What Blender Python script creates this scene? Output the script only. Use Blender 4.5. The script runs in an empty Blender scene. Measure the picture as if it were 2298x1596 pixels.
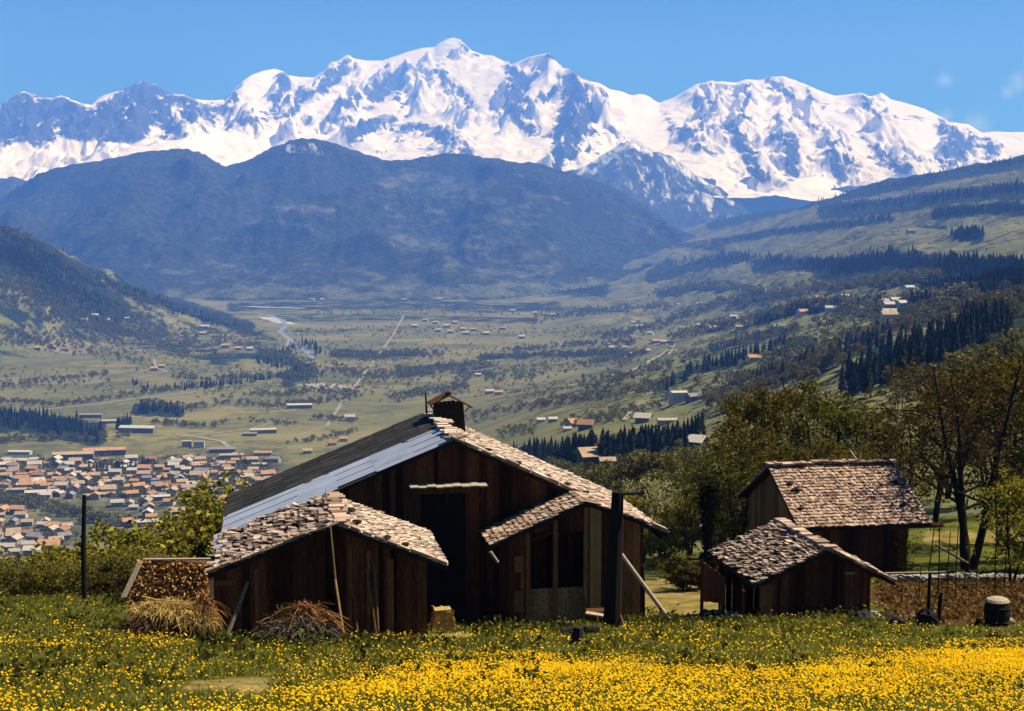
import bpy, math, random
import numpy as np
from mathutils import Vector
R = math.radians
rnd = random.Random(7)
rng = np.random.default_rng(7)
scn = bpy.context.scene
COL = scn.collection
CAM_F = 3190.0                      # focal length in units of a 2297-wide picture
CX, CY = 1148.5, 798.0
PITCH = math.atan((798 - 530) / CAM_F)
CP, SP = math.cos(PITCH), math.sin(PITCH)

# ---------------------------------------------------------------- view geometry: measured picture points -> world points
def rays(px, py):
    u = (np.asarray(px, float) - CX) / CAM_F
    v = -(np.asarray(py, float) - CY) / CAM_F
    y = CP + v * SP
    z = -SP + v * CP
    return u / y, z / y             # X/Y and Z/Y
def at(px, py, Y):
    t, s = rays(px, py)
    return Vector((float(t) * Y, Y, float(s) * Y))
def slope_py(s):                     # Z/Y -> picture row
    s = np.asarray(s, float)
    v = (s * CP + SP) / (CP - s * SP)
    return CY - CAM_F * v
def col_px(t, s):
    s = np.asarray(s, float)
    v = (s * CP + SP) / (CP - s * SP)
    return CX + CAM_F * np.asarray(t, float) * (CP + v * SP)
def plane_hit(px, py, P0, n):
    t, s = rays(px, py)
    dv = Vector((float(t), 1.0, float(s)))
    return dv * (P0.dot(n) / dv.dot(n))

# ---------------------------------------------------------------- noise
def _perm(seed):
    p = np.random.default_rng(seed).permutation(256)
    return np.concatenate([p, p])
_G = np.array([[math.cos(a), math.sin(a)] for a in np.linspace(0, 2 * math.pi, 17)[:16]])
def perlin(x, y, seed=0):
    p = _perm(seed)
    x = np.asarray(x, float); y = np.asarray(y, float)
    xi = np.floor(x).astype(int); yi = np.floor(y).astype(int)
    xf = x - xi; yf = y - yi
    xi &= 255; yi &= 255
    u = xf * xf * xf * (xf * (xf * 6 - 15) + 10); v = yf * yf * yf * (yf * (yf * 6 - 15) + 10)
    def g(ix, iy, dx, dy):
        h = p[p[ix & 255] + (iy & 255)] & 15
        return _G[h, 0] * dx + _G[h, 1] * dy
    a = g(xi, yi, xf, yf); b = g(xi + 1, yi, xf - 1, yf)
    c = g(xi, yi + 1, xf, yf - 1); d = g(xi + 1, yi + 1, xf - 1, yf - 1)
    return (a + u * (b - a)) * (1 - v) + (c + u * (d - c)) * v
def fbm(x, y, o=4, seed=0, gain=.5):
    r = 0; a = 1
    for i in range(o):
        r = r + a * perlin(x, y, seed + i); x = x * 2.03 + 7.1; y = y * 2.03 + 3.7; a *= gain
    return r
def ridged(x, y, o=5, seed=0, gain=.5):
    r = 0; a = 1; w = 1
    for i in range(o):
        n = 1 - np.abs(perlin(x, y, seed + i)) * 1.7
        n = np.clip(n, 0, 1) ** 2 * w
        w = np.clip(n * 1.6, 0, 1)
        r = r + a * n; x = x * 2.07 + 5.3; y = y * 2.07 + 1.9; a *= gain
    return r
def sstep(a, b, x):
    t = np.clip((x - a) / (b - a), 0, 1)
    return t * t * (3 - 2 * t)

# ---------------------------------------------------------------- materials
def new_mat(name):
    m = bpy.data.materials.new(name); m.use_nodes = True
    nt = m.node_tree
    for n in list(nt.nodes): nt.nodes.remove(n)
    out = nt.nodes.new('ShaderNodeOutputMaterial')
    return m, nt, out
def node(nt, t, **kw):
    n = nt.nodes.new(t)
    for k, v in kw.items():
        if k.startswith('i_'):
            n.inputs[k[2:].replace('_', ' ')].default_value = v
        else: setattr(n, k, v)
    return n
def ramp(nt, fac, cols, lo=.25, hi=.75):
    r = nt.nodes.new('ShaderNodeValToRGB')
    e = r.color_ramp.elements
    n = len(cols)
    while len(e) < n: e.new(.5)
    for i, c in enumerate(cols):
        e[i].position = lo + (hi - lo) * i / max(1, n - 1)
        e[i].color = (*c, 1)
    nt.links.new(fac, r.inputs[0])
    return r.outputs[0]
def mixc(nt, fac, a, b, mode='MIX'):
    m = nt.nodes.new('ShaderNodeMix'); m.data_type = 'RGBA'; m.blend_type = mode
    for sock, v in ((m.inputs[0], fac), (m.inputs[6], a), (m.inputs[7], b)):
        if isinstance(v, (int, float)): sock.default_value = v
        elif isinstance(v, tuple): sock.default_value = (*v, 1)
        else: nt.links.new(v, sock)
    return m.outputs[2]
def mth(nt, op, a, b=None, clamp=False):
    m = nt.nodes.new('ShaderNodeMath'); m.operation = op; m.use_clamp = clamp
    for i, v in enumerate((a, b)):
        if v is None: continue
        if isinstance(v, (int, float)): m.inputs[i].default_value = v
        else: nt.links.new(v, m.inputs[i])
    return m.outputs[0]
def vec(nt, scale=(1, 1, 1), kind='Object'):
    tc = nt.nodes.new('ShaderNodeTexCoord'); mp = nt.nodes.new('ShaderNodeMapping')
    mp.inputs['Scale'].default_value = scale
    nt.links.new(tc.outputs[kind], mp.inputs['Vector'])
    return mp.outputs[0]
def noise(nt, v, scale, detail=4, rough=.6, dist=0):
    n = node(nt, 'ShaderNodeTexNoise'); n.inputs['Scale'].default_value = scale
    n.inputs['Detail'].default_value = detail; n.inputs['Roughness'].default_value = rough
    n.inputs['Distortion'].default_value = dist
    nt.links.new(v, n.inputs['Vector'])
    return n.outputs[0]
def M(name, cols, scale=3, stretch=(1, 1, 1), island=.0, rough=.9, bump=0, leaf=0, lo=.3, hi=.7, spec=.15, bscale=None, icol=None):
    """plain weathered surface: noise colours, optional per-piece variation, bump, leaf translucency"""
    m, nt, out = new_mat(name)
    v = vec(nt, stretch)
    c = ramp(nt, noise(nt, v, scale), cols, lo, hi)
    if island or icol:
        g = node(nt, 'ShaderNodeNewGeometry')
        if icol: c = mixc(nt, .55, c, ramp(nt, g.outputs['Random Per Island'], icol, 0, 1))
        if island:
            k = mth(nt, 'ADD', mth(nt, 'MULTIPLY', g.outputs['Random Per Island'], 2 * island), 1 - island)
            c = mixc(nt, 1.0, c, k, 'MULTIPLY')
    if leaf:
        d = node(nt, 'ShaderNodeBsdfDiffuse'); t = node(nt, 'ShaderNodeBsdfTranslucent'); mx = node(nt, 'ShaderNodeMixShader')
        nt.links.new(c, d.inputs[0]); nt.links.new(mixc(nt, 1.0, c, (1.2, 1.1, .5), 'MULTIPLY'), t.inputs[0])
        mx.inputs[0].default_value = leaf
        nt.links.new(d.outputs[0], mx.inputs[1]); nt.links.new(t.outputs[0], mx.inputs[2])
        nt.links.new(mx.outputs[0], out.inputs[0])
        return m
    p = node(nt, 'ShaderNodeBsdfPrincipled'); p.inputs['Roughness'].default_value = rough
    p.inputs['Specular IOR Level'].default_value = spec
    nt.links.new(c, p.inputs['Base Color'])
    if bump:
        b = node(nt, 'ShaderNodeBump'); b.inputs['Strength'].default_value = bump; b.inputs['Distance'].default_value = .03
        nt.links.new(noise(nt, v, bscale or scale * 4), b.inputs['Height']); nt.links.new(b.outputs[0], p.inputs['Normal'])
    nt.links.new(p.outputs[0], out.inputs[0])
    return m

# ---------------------------------------------------------------- objects
def tag(o, label=None, cat=None, group=None, kind=None):
    if label: o['label'] = label
    if cat: o['category'] = cat
    if group: o['group'] = group
    if kind: o['kind'] = kind
    return o
def empty(name, loc, label=None, cat=None, group=None):
    o = bpy.data.objects.new(name, None); COL.objects.link(o); o.location = loc
    o.empty_display_size = .3
    return tag(o, label, cat, group)
def mesh_np(name, V, F, mat=None, smooth=False, attrs=None, link=True):
    """V (n,3); F (m,k) int array with one k"""
    V = np.asarray(V, np.float32); F = np.asarray(F, np.int32)
    me = bpy.data.meshes.new(name)
    me.vertices.add(len(V)); me.vertices.foreach_set('co', V.ravel())
    m, k = F.shape
    me.loops.add(m * k); me.loops.foreach_set('vertex_index', F.ravel())
    me.polygons.add(m)
    me.polygons.foreach_set('loop_start', np.arange(0, m * k, k, dtype=np.int32))
    me.polygons.foreach_set('loop_total', np.full(m, k, np.int32))
    if smooth: me.polygons.foreach_set('use_smooth', np.ones(m, bool))
    for an, av in (attrs or {}).items():
        a = me.attributes.new(an, 'FLOAT', 'POINT'); a.data.foreach_set('value', np.asarray(av, np.float32).ravel())
    me.update(calc_edges=True)
    if mat: me.materials.append(mat)
    return me
def link(name, me, parent=None, loc=(0, 0, 0)):
    o = bpy.data.objects.new(name, me); COL.objects.link(o); o.location = loc
    if parent: o.parent = parent
    return o
def root_loc(o):
    v = Vector((0, 0, 0))
    while o: v += o.location; o = o.parent
    return v
class MB:
    """collects shapes in world coordinates, builds one mesh"""
    def __init__(s): s.v = []; s.f = []
    def add(s, vs, fs):
        b = len(s.v); s.v += [tuple(v) for v in vs]; s.f += [tuple(i + b for i in f) for f in fs]; return s
    def hexa(s, p):       # 8 corners: bottom 0-3, top 4-7, both counter-clockwise
        return s.add(p, [(3, 2, 1, 0), (4, 5, 6, 7), (0, 1, 5, 4), (1, 2, 6, 5), (2, 3, 7, 6), (3, 0, 4, 7)])
    def obox(s, c, a, b, h):   # centre of base, half vectors a, b, full height vector h
        c = Vector(c); a = Vector(a); b = Vector(b); h = Vector(h)
        q = [c - a - b, c + a - b, c + a + b, c - a + b]
        return s.hexa(q + [k + h for k in q])
    def slab(s, q, th):        # quad + thickness vector downwards
        th = Vector(th); q = [Vector(k) for k in q]
        return s.hexa([k + th for k in q] + q)
    def tube(s, pts, r0, r1=None, n=7, cap=True):
        pts = [Vector(p) for p in pts]; r1 = r0 if r1 is None else r1
        b = len(s.v); m = len(pts)
        for i, p in enumerate(pts):
            t = (pts[min(i + 1, m - 1)] - pts[max(i - 1, 0)]).normalized()
            x = t.cross(Vector((0.3, 1, .2))).normalized(); y = t.cross(x)
            r = r0 + (r1 - r0) * i / max(1, m - 1)
            for k in range(n):
                a = 2 * math.pi * k / n
                s.v.append(tuple(p + x * math.cos(a) * r + y * math.sin(a) * r))
        for i in range(m - 1):
            for k in range(n):
                s.f.append((b + i * n + k, b + i * n + (k + 1) % n, b + (i + 1) * n + (k + 1) % n, b + (i + 1) * n + k))
        if cap:
            s.f.append(tuple(b + k for k in range(n))[::-1]); s.f.append(tuple(b + (m - 1) * n + k for k in range(n)))
        return s
    def rock(s, c, rx, ry, rz, seed=0, n=9, m=6, jag=.28):
        r = random.Random(seed); c = Vector(c); b = len(s.v)
        for i in range(m + 1):
            th = math.pi * i / m
            for k in range(n):
                a = 2 * math.pi * k / n
                q = 1 + (r.random() - .5) * 2 * jag * (0 if i in (0, m) else 1)
                s.v.append((c.x + rx * q * math.sin(th) * math.cos(a), c.y + ry * q * math.sin(th) * math.sin(a), c.z + rz * q * math.cos(th)))
        for i in range(m):
            for k in range(n):
                s.f.append((b + i * n + k, b + (i + 1) * n + k, b + (i + 1) * n + (k + 1) % n, b + i * n + (k + 1) % n))
        return s
    def build(s, name, mat, parent=None, base=None, smooth=False):
        o0 = root_loc(parent) if parent else Vector(base if base is not None else (0, 0, 0))
        me = bpy.data.meshes.new(name)
        me.from_pydata([(v[0] - o0.x, v[1] - o0.y, v[2] - o0.z) for v in s.v], [], s.f)
        if smooth:
            for p in me.polygons: p.use_smooth = True
        me.materials.append(mat); me.update()
        return link(name, me, parent, (0, 0, 0) if parent else o0)

AX_D = Vector((-.17, .985, 0)).normalized()      # ridge direction of the barns, away from the viewer
AX_E = Vector((.985, .17, 0)).normalized()       # along their gables, to the right
UP = Vector((0, 0, 1))
# ================================================================ terrain
T_COLS = np.concatenate([np.linspace(-.75, -.40, 36)[:-1], np.linspace(-.40, .40, 520), np.linspace(.40, .75, 36)[1:]])
def px2t(px): return (np.asarray(px, float) - CX) / CAM_F

# ---- near ground: measured points where things stand (picture point and distance)
GPTS = [(700,1440,41),(560,1440,40.5),(930,1430,41.5),(1030,1418,49),(1150,1410,47.5),(1375,1412,46),(1440,1388,50.5),(1505,1394,47.5),
        (1660,1392,47),(1850,1380,47),(1950,1368,47.8),(2110,1392,46.5),(2260,1402,46),(2150,1340,54),(2260,1310,59),(1950,1300,61),(2080,1294,64),
        (1550,1345,57),(1600,1305,64),(1500,1262,74),(1480,1330,58),(360,1352,46),(190,1338,50),(50,1348,49),(450,1352,45.5),(-100,1352,49),(0,1400,40),
        (300,1450,36),(0,1596,17),(1148,1596,17.5),(2297,1596,17.5),(600,1520,26),(1148,1500,31),(1800,1470,34),(2297,1470,36),(1800,1430,41),
        (2500,1400,46),(2500,1310,60),(-400,1400,42),(2180,1255,68),(2280,1240,70),(1148,1596,18),(900,1400,56),(600,1400,52)]
_gp = np.array([[*at(a, b, c)] for a, b, c in GPTS])
_gk = -(_gp[:, 2] + 1.6) / _gp[:, 1]
def near_z(X, Y):
    X = np.asarray(X, float); Y = np.asarray(Y, float)
    sh = X.shape; x = X.ravel(); y = Y.ravel(); out = np.empty(x.size)
    for i in range(0, x.size, 20000):
        dx = x[i:i+20000, None] - _gp[None, :, 0]; dy = y[i:i+20000, None] - _gp[None, :, 1]
        d2 = dx * dx + dy * dy
        w = np.exp(-d2 / (2 * 3.2 ** 2)) + 2e-3 / (1 + d2 / 60)
        out[i:i+20000] = (w * _gk).sum(1) / w.sum(1)
    k = out.reshape(sh)
    return -1.6 - k * Y + .10 * fbm(X / 3.1, Y / 3.1, 3, 11) + .05 * fbm(X / .9, Y / .9, 2, 15)

# ---- middle distance: per column, picture row of the surface at given distances
MY = np.array([80,120,200,350,600,1000,1500,2200,3200,4500,6500,9000,11500.])
def zc(*z): return ('z', z)
def pc(*p): return ('p', p)
V0 = -330
MID = {
 -900: zc(-23,-37,-70,-132,-225,-318,V0,V0,V0,V0,V0,V0,V0),
 700: zc(-21.5,-34,-61,-111,-182,-260,-308,V0,V0,V0,V0,V0,V0),
 500: zc(-23,-37,-70,-130,-215,-300,-328,V0,V0,V0,V0,V0,V0),
 900: zc(-19.5,-31,-54,-92,-148,-212,-268,-326,V0,V0,V0,V0,V0),
 1150: zc(-18.3,-27,-43,-69,-106,-158,-208,-268,-314,V0,V0,V0,V0),
 1300: pc(1275,1180,1100,1055,1015,965,918,868,818,765,695,640,590),
 1500: pc(1262,1205,1130,1075,1020,955,895,840,785,730,665,582,520),
 1700: pc(1250,1160,1075,1005,945,880,825,772,718,665,592,510,470),
 1900: pc(1225,1105,1005,920,860,800,745,695,640,580,490,424,460),
 2100: pc(1215,1075,955,870,800,740,690,640,580,510,428,384,440),
 2297: pc(1205,1050,910,812,742,680,630,580,520,450,365,352,420),
 2900: pc(1195,1010,850,742,660,590,540,480,420,350,262,260,340)}
_mc = sorted(MID); _mt = px2t(_mc)
_mz = []
for c in _mc:
    k, v = MID[c]
    _mz.append(np.array(v, float) if k == 'z' else np.array([float(rays(CX, p)[1]) for p in v]) * MY)
_mz = np.array(_mz)
_ft = np.linspace(-.9, .9, 721)
_fz = np.stack([np.interp(_ft, _mt, _mz[:, i]) for i in range(len(MY))], 1)
_kx = np.arange(-36, 37); _kw = np.exp(-(_kx / 13.) ** 2 / 2); _kw /= _kw.sum()
_fz = np.stack([np.convolve(np.pad(_fz[:, i], 36, mode='edge'), _kw, 'valid') for i in range(len(MY))], 1)
def mid_raw(X, Y):
    t = X / Y
    ly = np.interp(np.log(np.clip(Y, 60, 16000)), np.log(MY), np.arange(len(MY)))
    j0 = np.clip(ly.astype(int), 0, len(MY) - 2); g = ly - j0
    tf = np.clip((t + .9) / (_ft[1] - _ft[0]), 0, len(_ft) - 1.001); i0 = tf.astype(int); f = tf - i0
    return (_fz[i0, j0] * (1 - f) + _fz[i0 + 1, j0] * f) * (1 - g) + (_fz[i0, j0 + 1] * (1 - f) + _fz[i0 + 1, j0 + 1] * f) * g
def tent(X, Y, line, k, soft=0, q=1.0):      # q > 1 narrows it sideways
    """ridge polyline [(px,py,Y)...] -> height falling off with slope k from it"""
    P = np.array([[*at(*a)] for a in line]); best = np.full(X.shape, -1e9)
    for a, b in zip(P[:-1], P[1:]):
        dx, dy = b[0] - a[0], b[1] - a[1]; L2 = dx * dx + dy * dy
        u = np.clip(((X - a[0]) * dx + (Y - a[1]) * dy) / L2, 0, 1)
        d = np.hypot(q * (X - a[0] - u * dx), Y - a[1] - u * dy)
        best = np.maximum(best, a[2] + u * (b[2] - a[2]) - k * (np.sqrt(d * d + soft * soft) - soft))
    return best
SPUR = [(-900,250,4200),(-400,330,4400),(0,497,4700),(60,522,4800),(160,592,4900),(300,645,5000),(430,692,5100),(560,733,5000),(630,765,4800)]
def zterr(X, Y):
    X = np.asarray(X, float); Y = np.asarray(Y, float)
    zm = mid_raw(X, Y)
    a = sstep(150, 900, Y)
    hil = sstep(-.05, .12, X / Y)
    zm = zm + fbm(X / 420, Y / 420, 5, 31) * (10 + 48 * hil * sstep(1200, 5000, Y)) * a * (.12 + .88 * hil) * sstep(12500, 9000, Y)
    zm = zm + fbm(X / 60, Y / 60, 3, 41) * 5 * sstep(90, 300, Y) * hil
    sp = tent(X, Y, SPUR, .27, 60, 3.2); sp = sp + (ridged(X / 700, Y / 700, 4, 51) - .95) * 75 * sstep(-290, -80, sp) - 6
    d = sp - zm
    zm = np.where(Y > 1200, np.where(d > 40, sp, np.where(d < -40, zm, zm + (d + 40) ** 2 / 160)), zm)
    nz = np.array(zm); mk = Y < 95
    if mk.any(): nz[mk] = near_z(X[mk], Y[mk])
    w = sstep(62, 88, Y)
    # on the left the meadow ends earlier and drops away
    w = np.maximum(w, sstep(52, 70, Y) * sstep(-.02, -.16, X / Y))
    return nz * (1 - w) + zm * w
_HY = np.exp(np.linspace(math.log(10), math.log(13000), 760))
_HT = np.linspace(-.5, .5, 420)
_HZ = None
def hit(px, py):
    """where the line of sight first meets the ground (vectorised)"""
    global _HZ
    if _HZ is None: _HZ = zterr(_HT[:, None] * _HY[None, :], np.broadcast_to(_HY, (_HT.size, _HY.size)).copy()) / _HY
    t, s = rays(px, py); t = np.atleast_1d(t); s = np.atleast_1d(s)
    tf = np.clip((t + .5) / (_HT[1] - _HT[0]), 0, _HT.size - 1.001); i = tf.astype(int); f = (tf - i)[:, None]
    g = s[:, None] - (_HZ[i] * (1 - f) + _HZ[i + 1] * f)
    below = g < 0
    j = np.argmax(below, 1); ok = below.any(1) & (j > 0)
    r = np.arange(t.size); j0 = np.maximum(j - 1, 0)
    g0 = g[r, j0]; g1 = g[r, j]
    w = g0 / np.where(ok, g0 - g1, 1)
    Y = np.where(ok, _HY[j0] + w * (_HY[j] - _HY[j0]), np.nan)
    Yn = np.nan_to_num(Y, nan=100.)
    return t * Y, Y, zterr(t * Yn, Yn)
def gz(x, y): return float(zterr(np.array([x]), np.array([y]))[0])
def ground(px, py):
    x, y, z = hit([px], [py]); return Vector((float(x[0]), float(y[0]), float(z[0])))
def on(px, Y):                        # ground point in a picture column at a distance (row found by iteration)
    py = 1200.
    for _ in range(6):
        p = at(px, py, Y); z = gz(p.x, Y); py = float(slope_py(z / Y))
    return Vector((p.x, Y, z))
def stroke(PX, PY, strokes):
    """soft brush lines: [(points, width, strength)] -> max coverage"""
    out = np.zeros(PX.shape)
    for pts, w, st in strokes:
        pts = list(pts) if len(pts) > 1 else [pts[0], (pts[0][0] + .1, pts[0][1])]
        P = np.array(pts, float)
        x0, y0 = P.min(0) - 2.2 * w; x1, y1 = P.max(0) + 2.2 * w
        m = (PX > x0) & (PX < x1) & (PY > y0) & (PY < y1)
        if not m.any(): continue
        x = PX[m]; y = PY[m]; d = np.full(x.shape, 1e9)
        for a, b in zip(P[:-1], P[1:]):
            dx, dy = b - a; u = np.clip(((x - a[0]) * dx + (y - a[1]) * dy) / (dx * dx + dy * dy), 0, 1)
            d = np.minimum(d, np.hypot(x - a[0] - u * dx, y - a[1] - u * dy))
        out[m] = np.maximum(out[m], st * sstep(1.7 * w, .35 * w, d))
    return out
def sheet(name, T, Yr, zf, mat, attrf=None, kind='structure', smooth=True):
    TT, YY = np.meshgrid(T, Yr)
    X = TT * YY; Z = zf(X, YY)
    V = np.stack([X, YY, Z], -1).reshape(-1, 3)
    n, m = len(Yr), len(T)
    idx = np.arange(n * m).reshape(n, m)
    F = np.stack([idx[:-1, :-1], idx[:-1, 1:], idx[1:, 1:], idx[1:, :-1]], -1).reshape(-1, 4)
    at_ = attrf(X, YY, Z) if attrf else None
    me = mesh_np(name, V, F, mat, smooth, at_)
    o = link(name, me); tag(o, kind=kind)
    return o
def pxpy(X, Y, Z):
    s = Z / Y
    return col_px(X / Y, s), slope_py(s)

# ---- wooded parts of the middle distance, along lines (points, width, strength)
WOODS = [([(520,690),(700,686),(900,684),(1100,690),(1250,690)],13,.6),([(600,715),(800,712),(1000,715),(1200,720)],9,.5),([(1250,700),(1400,690)],12,.5),([(660,745),(900,740)],6,.45),([(-60,470),(0,497),(60,522),(160,592),(300,645),(430,692),(560,733)],14,.8),([(2297,615),(2150,600),(2000,590),(1850,607)],26,1),([(2320,655),(2200,660),(2080,655)],20,1),([(1700,600),(1800,592),(1900,602)],16,.9),
 ([(1500,592),(1460,622),(1560,600),(1660,575)],14,.8),([(1060,655),(1200,640),(1345,645)],22,.9),([(1120,600),(1250,590),(1350,603)],11,.7),([(1480,662),(1560,645),(1620,650)],9,.8),
 ([(1600,500),(1700,478),(1850,442),(2000,417),(2150,385),(2297,362)],16,1),([(1850,475),(2000,462),(2150,440),(2320,425)],17,1),([(2100,482),(2200,470),(2320,470)],14,.9),
 ([(2170,530),(2190,530)],16,1),([(1600,545),(1750,520),(1900,503),(2000,490)],9,.8),([(1700,722),(1780,700)],10,.8),([(1880,690),(1960,700),(2080,690),(2200,672),(2300,680)],15,.9),
 ([(1600,782),(1680,760),(1760,742)],12,.8),([(1480,870),(1560,832),(1650,812)],12,.7),([(1750,772),(1800,765)],14,1),([(1420,560),(1520,548),(1620,560)],8,.6),([(2050,505),(2120,510)],7,.6),
 ([(1640,690),(1720,665),(1800,655)],8,.7),([(1900,625),(1990,640),(2060,625)],10,.8),
 ([(-60,700),(60,690),(200,720),(330,750),(450,765),(560,770)],60,.42),([(-60,620),(60,640),(200,690)],60,.45),([(0,505),(100,560),(200,630),(330,675),(450,710),(580,755)],16,.55),([(-60,545),(0,550),(60,585),(120,640),(175,672),(250,695)],42,1),([(0,515),(80,560),(160,618),(240,660)],18,.9),([(300,655),(430,705)],9,.7),([(0,690),(90,720),(150,700)],12,.7),
 ([(170,735),(260,745),(330,760)],10,.6),([(480,720),(560,745),(620,770)],10,.6),([(0,790),(60,800)],10,.6),
 ([(480,805),(560,792),(640,802),(700,832),(650,852)],18,.6),([(760,792),(850,802),(930,792)],13,.6),([(900,832),(1000,822),(1100,832)],18,.5),([(1080,803),(1250,797),(1450,790)],6,.7),
 ([(0,950),(60,950),(130,960),(220,972)],24,1),([(310,920),(400,925)],13,.9),([(1180,1018),(1250,1030),(1350,1032),(1450,1022),(1570,995)],18,.9),
 ([(1990,820),(2100,790),(2200,740),(2297,705)],40,1),([(1700,850),(1800,830),(1900,800)],16,.6)]
def mid_attrs(X, Y, Z):
    PX, PY = pxpy(X, Y, Z)
    w = stroke(PX, PY, WOODS)
    hill = np.maximum(sstep(-.01, .12, X / Y), sstep(-250, -60, Z) * sstep(2600, 3600, Y))
    town = stroke(PX, PY, [([(-60,1055),(150,1055),(350,1055),(600,1045)],38,1),([(-60,1110),(150,1090),(350,1100),(560,1080)],34,1),([(250,1140),(420,1140)],28,1),([(-60,1190),(60,1200),(140,1210)],40,1)])
    return {'wood': w, 'hill': hill, 'town': town}

# ---- material of meadows, fields and woods in the middle distance
def valley_mat():
    m, nt, out = new_mat('valley_fields')
    v = vec(nt)
    at1 = node(nt, 'ShaderNodeAttribute', attribute_name='wood'); hil = node(nt, 'ShaderNodeAttribute', attribute_name='hill')
    vf = vec(nt, (1 / 150, 1 / 95, .0))
    mp = nt.nodes['Mapping.001'] if 'Mapping.001' in nt.nodes else None
    if mp: mp.inputs['Rotation'].default_value = (0, 0, .35)
    vo = node(nt, 'ShaderNodeTexVoronoi'); vo.inputs['Scale'].default_value = 1; nt.links.new(vf, vo.inputs['Vector'])
    sep = node(nt, 'ShaderNodeSeparateColor'); nt.links.new(vo.outputs['Color'], sep.inputs[0])
    fld = ramp(nt, sep.outputs[0], [(.092,.094,.042),(.118,.116,.048),(.15,.135,.058),(.19,.16,.08),(.098,.102,.045),(.22,.18,.07),(.128,.12,.052)], 0, 1)
    vs = vec(nt, (1 / 260, 1 / 9, .0))
    strip = noise(nt, vs, 1, 2)
    fld = mixc(nt, .35, fld, ramp(nt, strip, [(.07,.09,.03),(.17,.16,.06)], .35, .65))
    grass = ramp(nt, noise(nt, v, 1 / 130, 5, .65), [(.086,.092,.042),(.13,.132,.056),(.195,.17,.08)], .3, .7)
    base = mixc(nt, hil.outputs['Fac'], fld, grass)
    tw = node(nt, 'ShaderNodeAttribute', attribute_name='town')
    base = mixc(nt, tw.outputs['Fac'], base, ramp(nt, noise(nt, v, 1 / 14, 3, .7), [(.035,.042,.018),(.07,.068,.035),(.16,.14,.11)], .38, .62))
    n1 = noise(nt, v, 1 / 38, 3, .75)
    sp = mth(nt, 'SUBTRACT', noise(nt, v, 1 / 260, 3, .6), .5)
    bush = mth(nt, 'MULTIPLY', mth(nt, 'ADD', mth(nt, 'ADD', n1, mth(nt, 'MULTIPLY', sp, .8)), -.53), 14, True)
    amt = mth(nt, 'ADD', mth(nt, 'MULTIPLY', hil.outputs['Fac'], .25), .55)
    base = mixc(nt, mth(nt, 'MULTIPLY', bush, amt), base, (.05, .06, .022))
    n2 = noise(nt, v, 1 / 90, 5, .75)
    wf = mth(nt, 'MULTIPLY', mth(nt, 'ADD', mth(nt, 'ADD', at1.outputs['Fac'], mth(nt, 'MULTIPLY', mth(nt, 'SUBTRACT', n2, .5), 2.2)), -.42), 6, True)
    wf = mth(nt, 'MULTIPLY', wf, mth(nt, 'MULTIPLY', at1.outputs['Fac'], 5, True))
    wcol = ramp(nt, noise(nt, v, 1 / 16, 3, .7), [(.012,.019,.012),(.03,.042,.02)], .35, .7)
    base = mixc(nt, wf, base, wcol)
    p = node(nt, 'ShaderNodeBsdfPrincipled'); p.inputs['Roughness'].default_value = 1; p.inputs['Specular IOR Level'].default_value = 0
    nt.links.new(base, p.inputs['Base Color'])
    b = node(nt, 'ShaderNodeBump'); b.inputs['Strength'].default_value = 1.0; b.inputs['Distance'].default_value = 9
    hgt = mth(nt, 'MULTIPLY', noise(nt, v, 1 / 20, 3, .7), mth(nt, 'ADD', mth(nt, 'MULTIPLY', mth(nt, 'MAXIMUM', wf, mth(nt, 'MULTIPLY', bush, hil.outputs['Fac'])), .9), .05))
    nt.links.new(hgt, b.inputs['Height']); nt.links.new(b.outputs[0], p.inputs['Normal'])
    nt.links.new(p.outputs[0], out.inputs[0])
    return m
YM = np.concatenate([np.linspace(92, 300, 70)[:-1], np.exp(np.linspace(math.log(300), math.log(13000), 420))])
sheet('valley_ground', T_COLS, YM, zterr, valley_mat(), mid_attrs)

# ---- wooded hills closing the valley
HILLS = [(-900,300,12500),(-300,470,11800),(-60,470,11500),(40,452,11200),(90,428,11000),(150,392,11000),(200,366,11000),(280,345,11000),(340,335,11000),(420,334,11100),(460,350,11300),(505,375,11700),
 (560,357,11600),(610,333,11300),(650,318,11200),(690,312,11100),(730,316,11200),(790,337,11300),(860,358,11400),(930,357,11300),(1000,350,11200),(1060,352,11100),(1120,358,11000),(1180,371,11000),(1240,388,11000),(1310,405,11000),(1400,440,11200),(1470,478,11500),(1520,515,12000),(1700,560,12500),(2300,600,13000)]
HSUB = [[(420,334,11100),(440,420,10200),(470,520,9200),(520,610,8200),(560,655,7500)],[(200,366,11000),(180,470,10000),(230,560,9000),(330,640,8000)],[(690,312,11100),(700,420,10200),(660,520,9200),(640,600,8400),(640,650,7700)],
 [(1000,350,11200),(960,430,10300),(900,520,9300),(880,600,8400),(860,650,7700)],[(1180,371,11000),(1160,450,10200),(1120,540,9300),(1100,610,8500),(1080,655,7700)],[(1310,405,11000),(1340,480,10200),(1300,560,9300),(1290,630,8500)],[(1060,352,11100),(1050,450,10300),(1000,560,9300)]]
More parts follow.
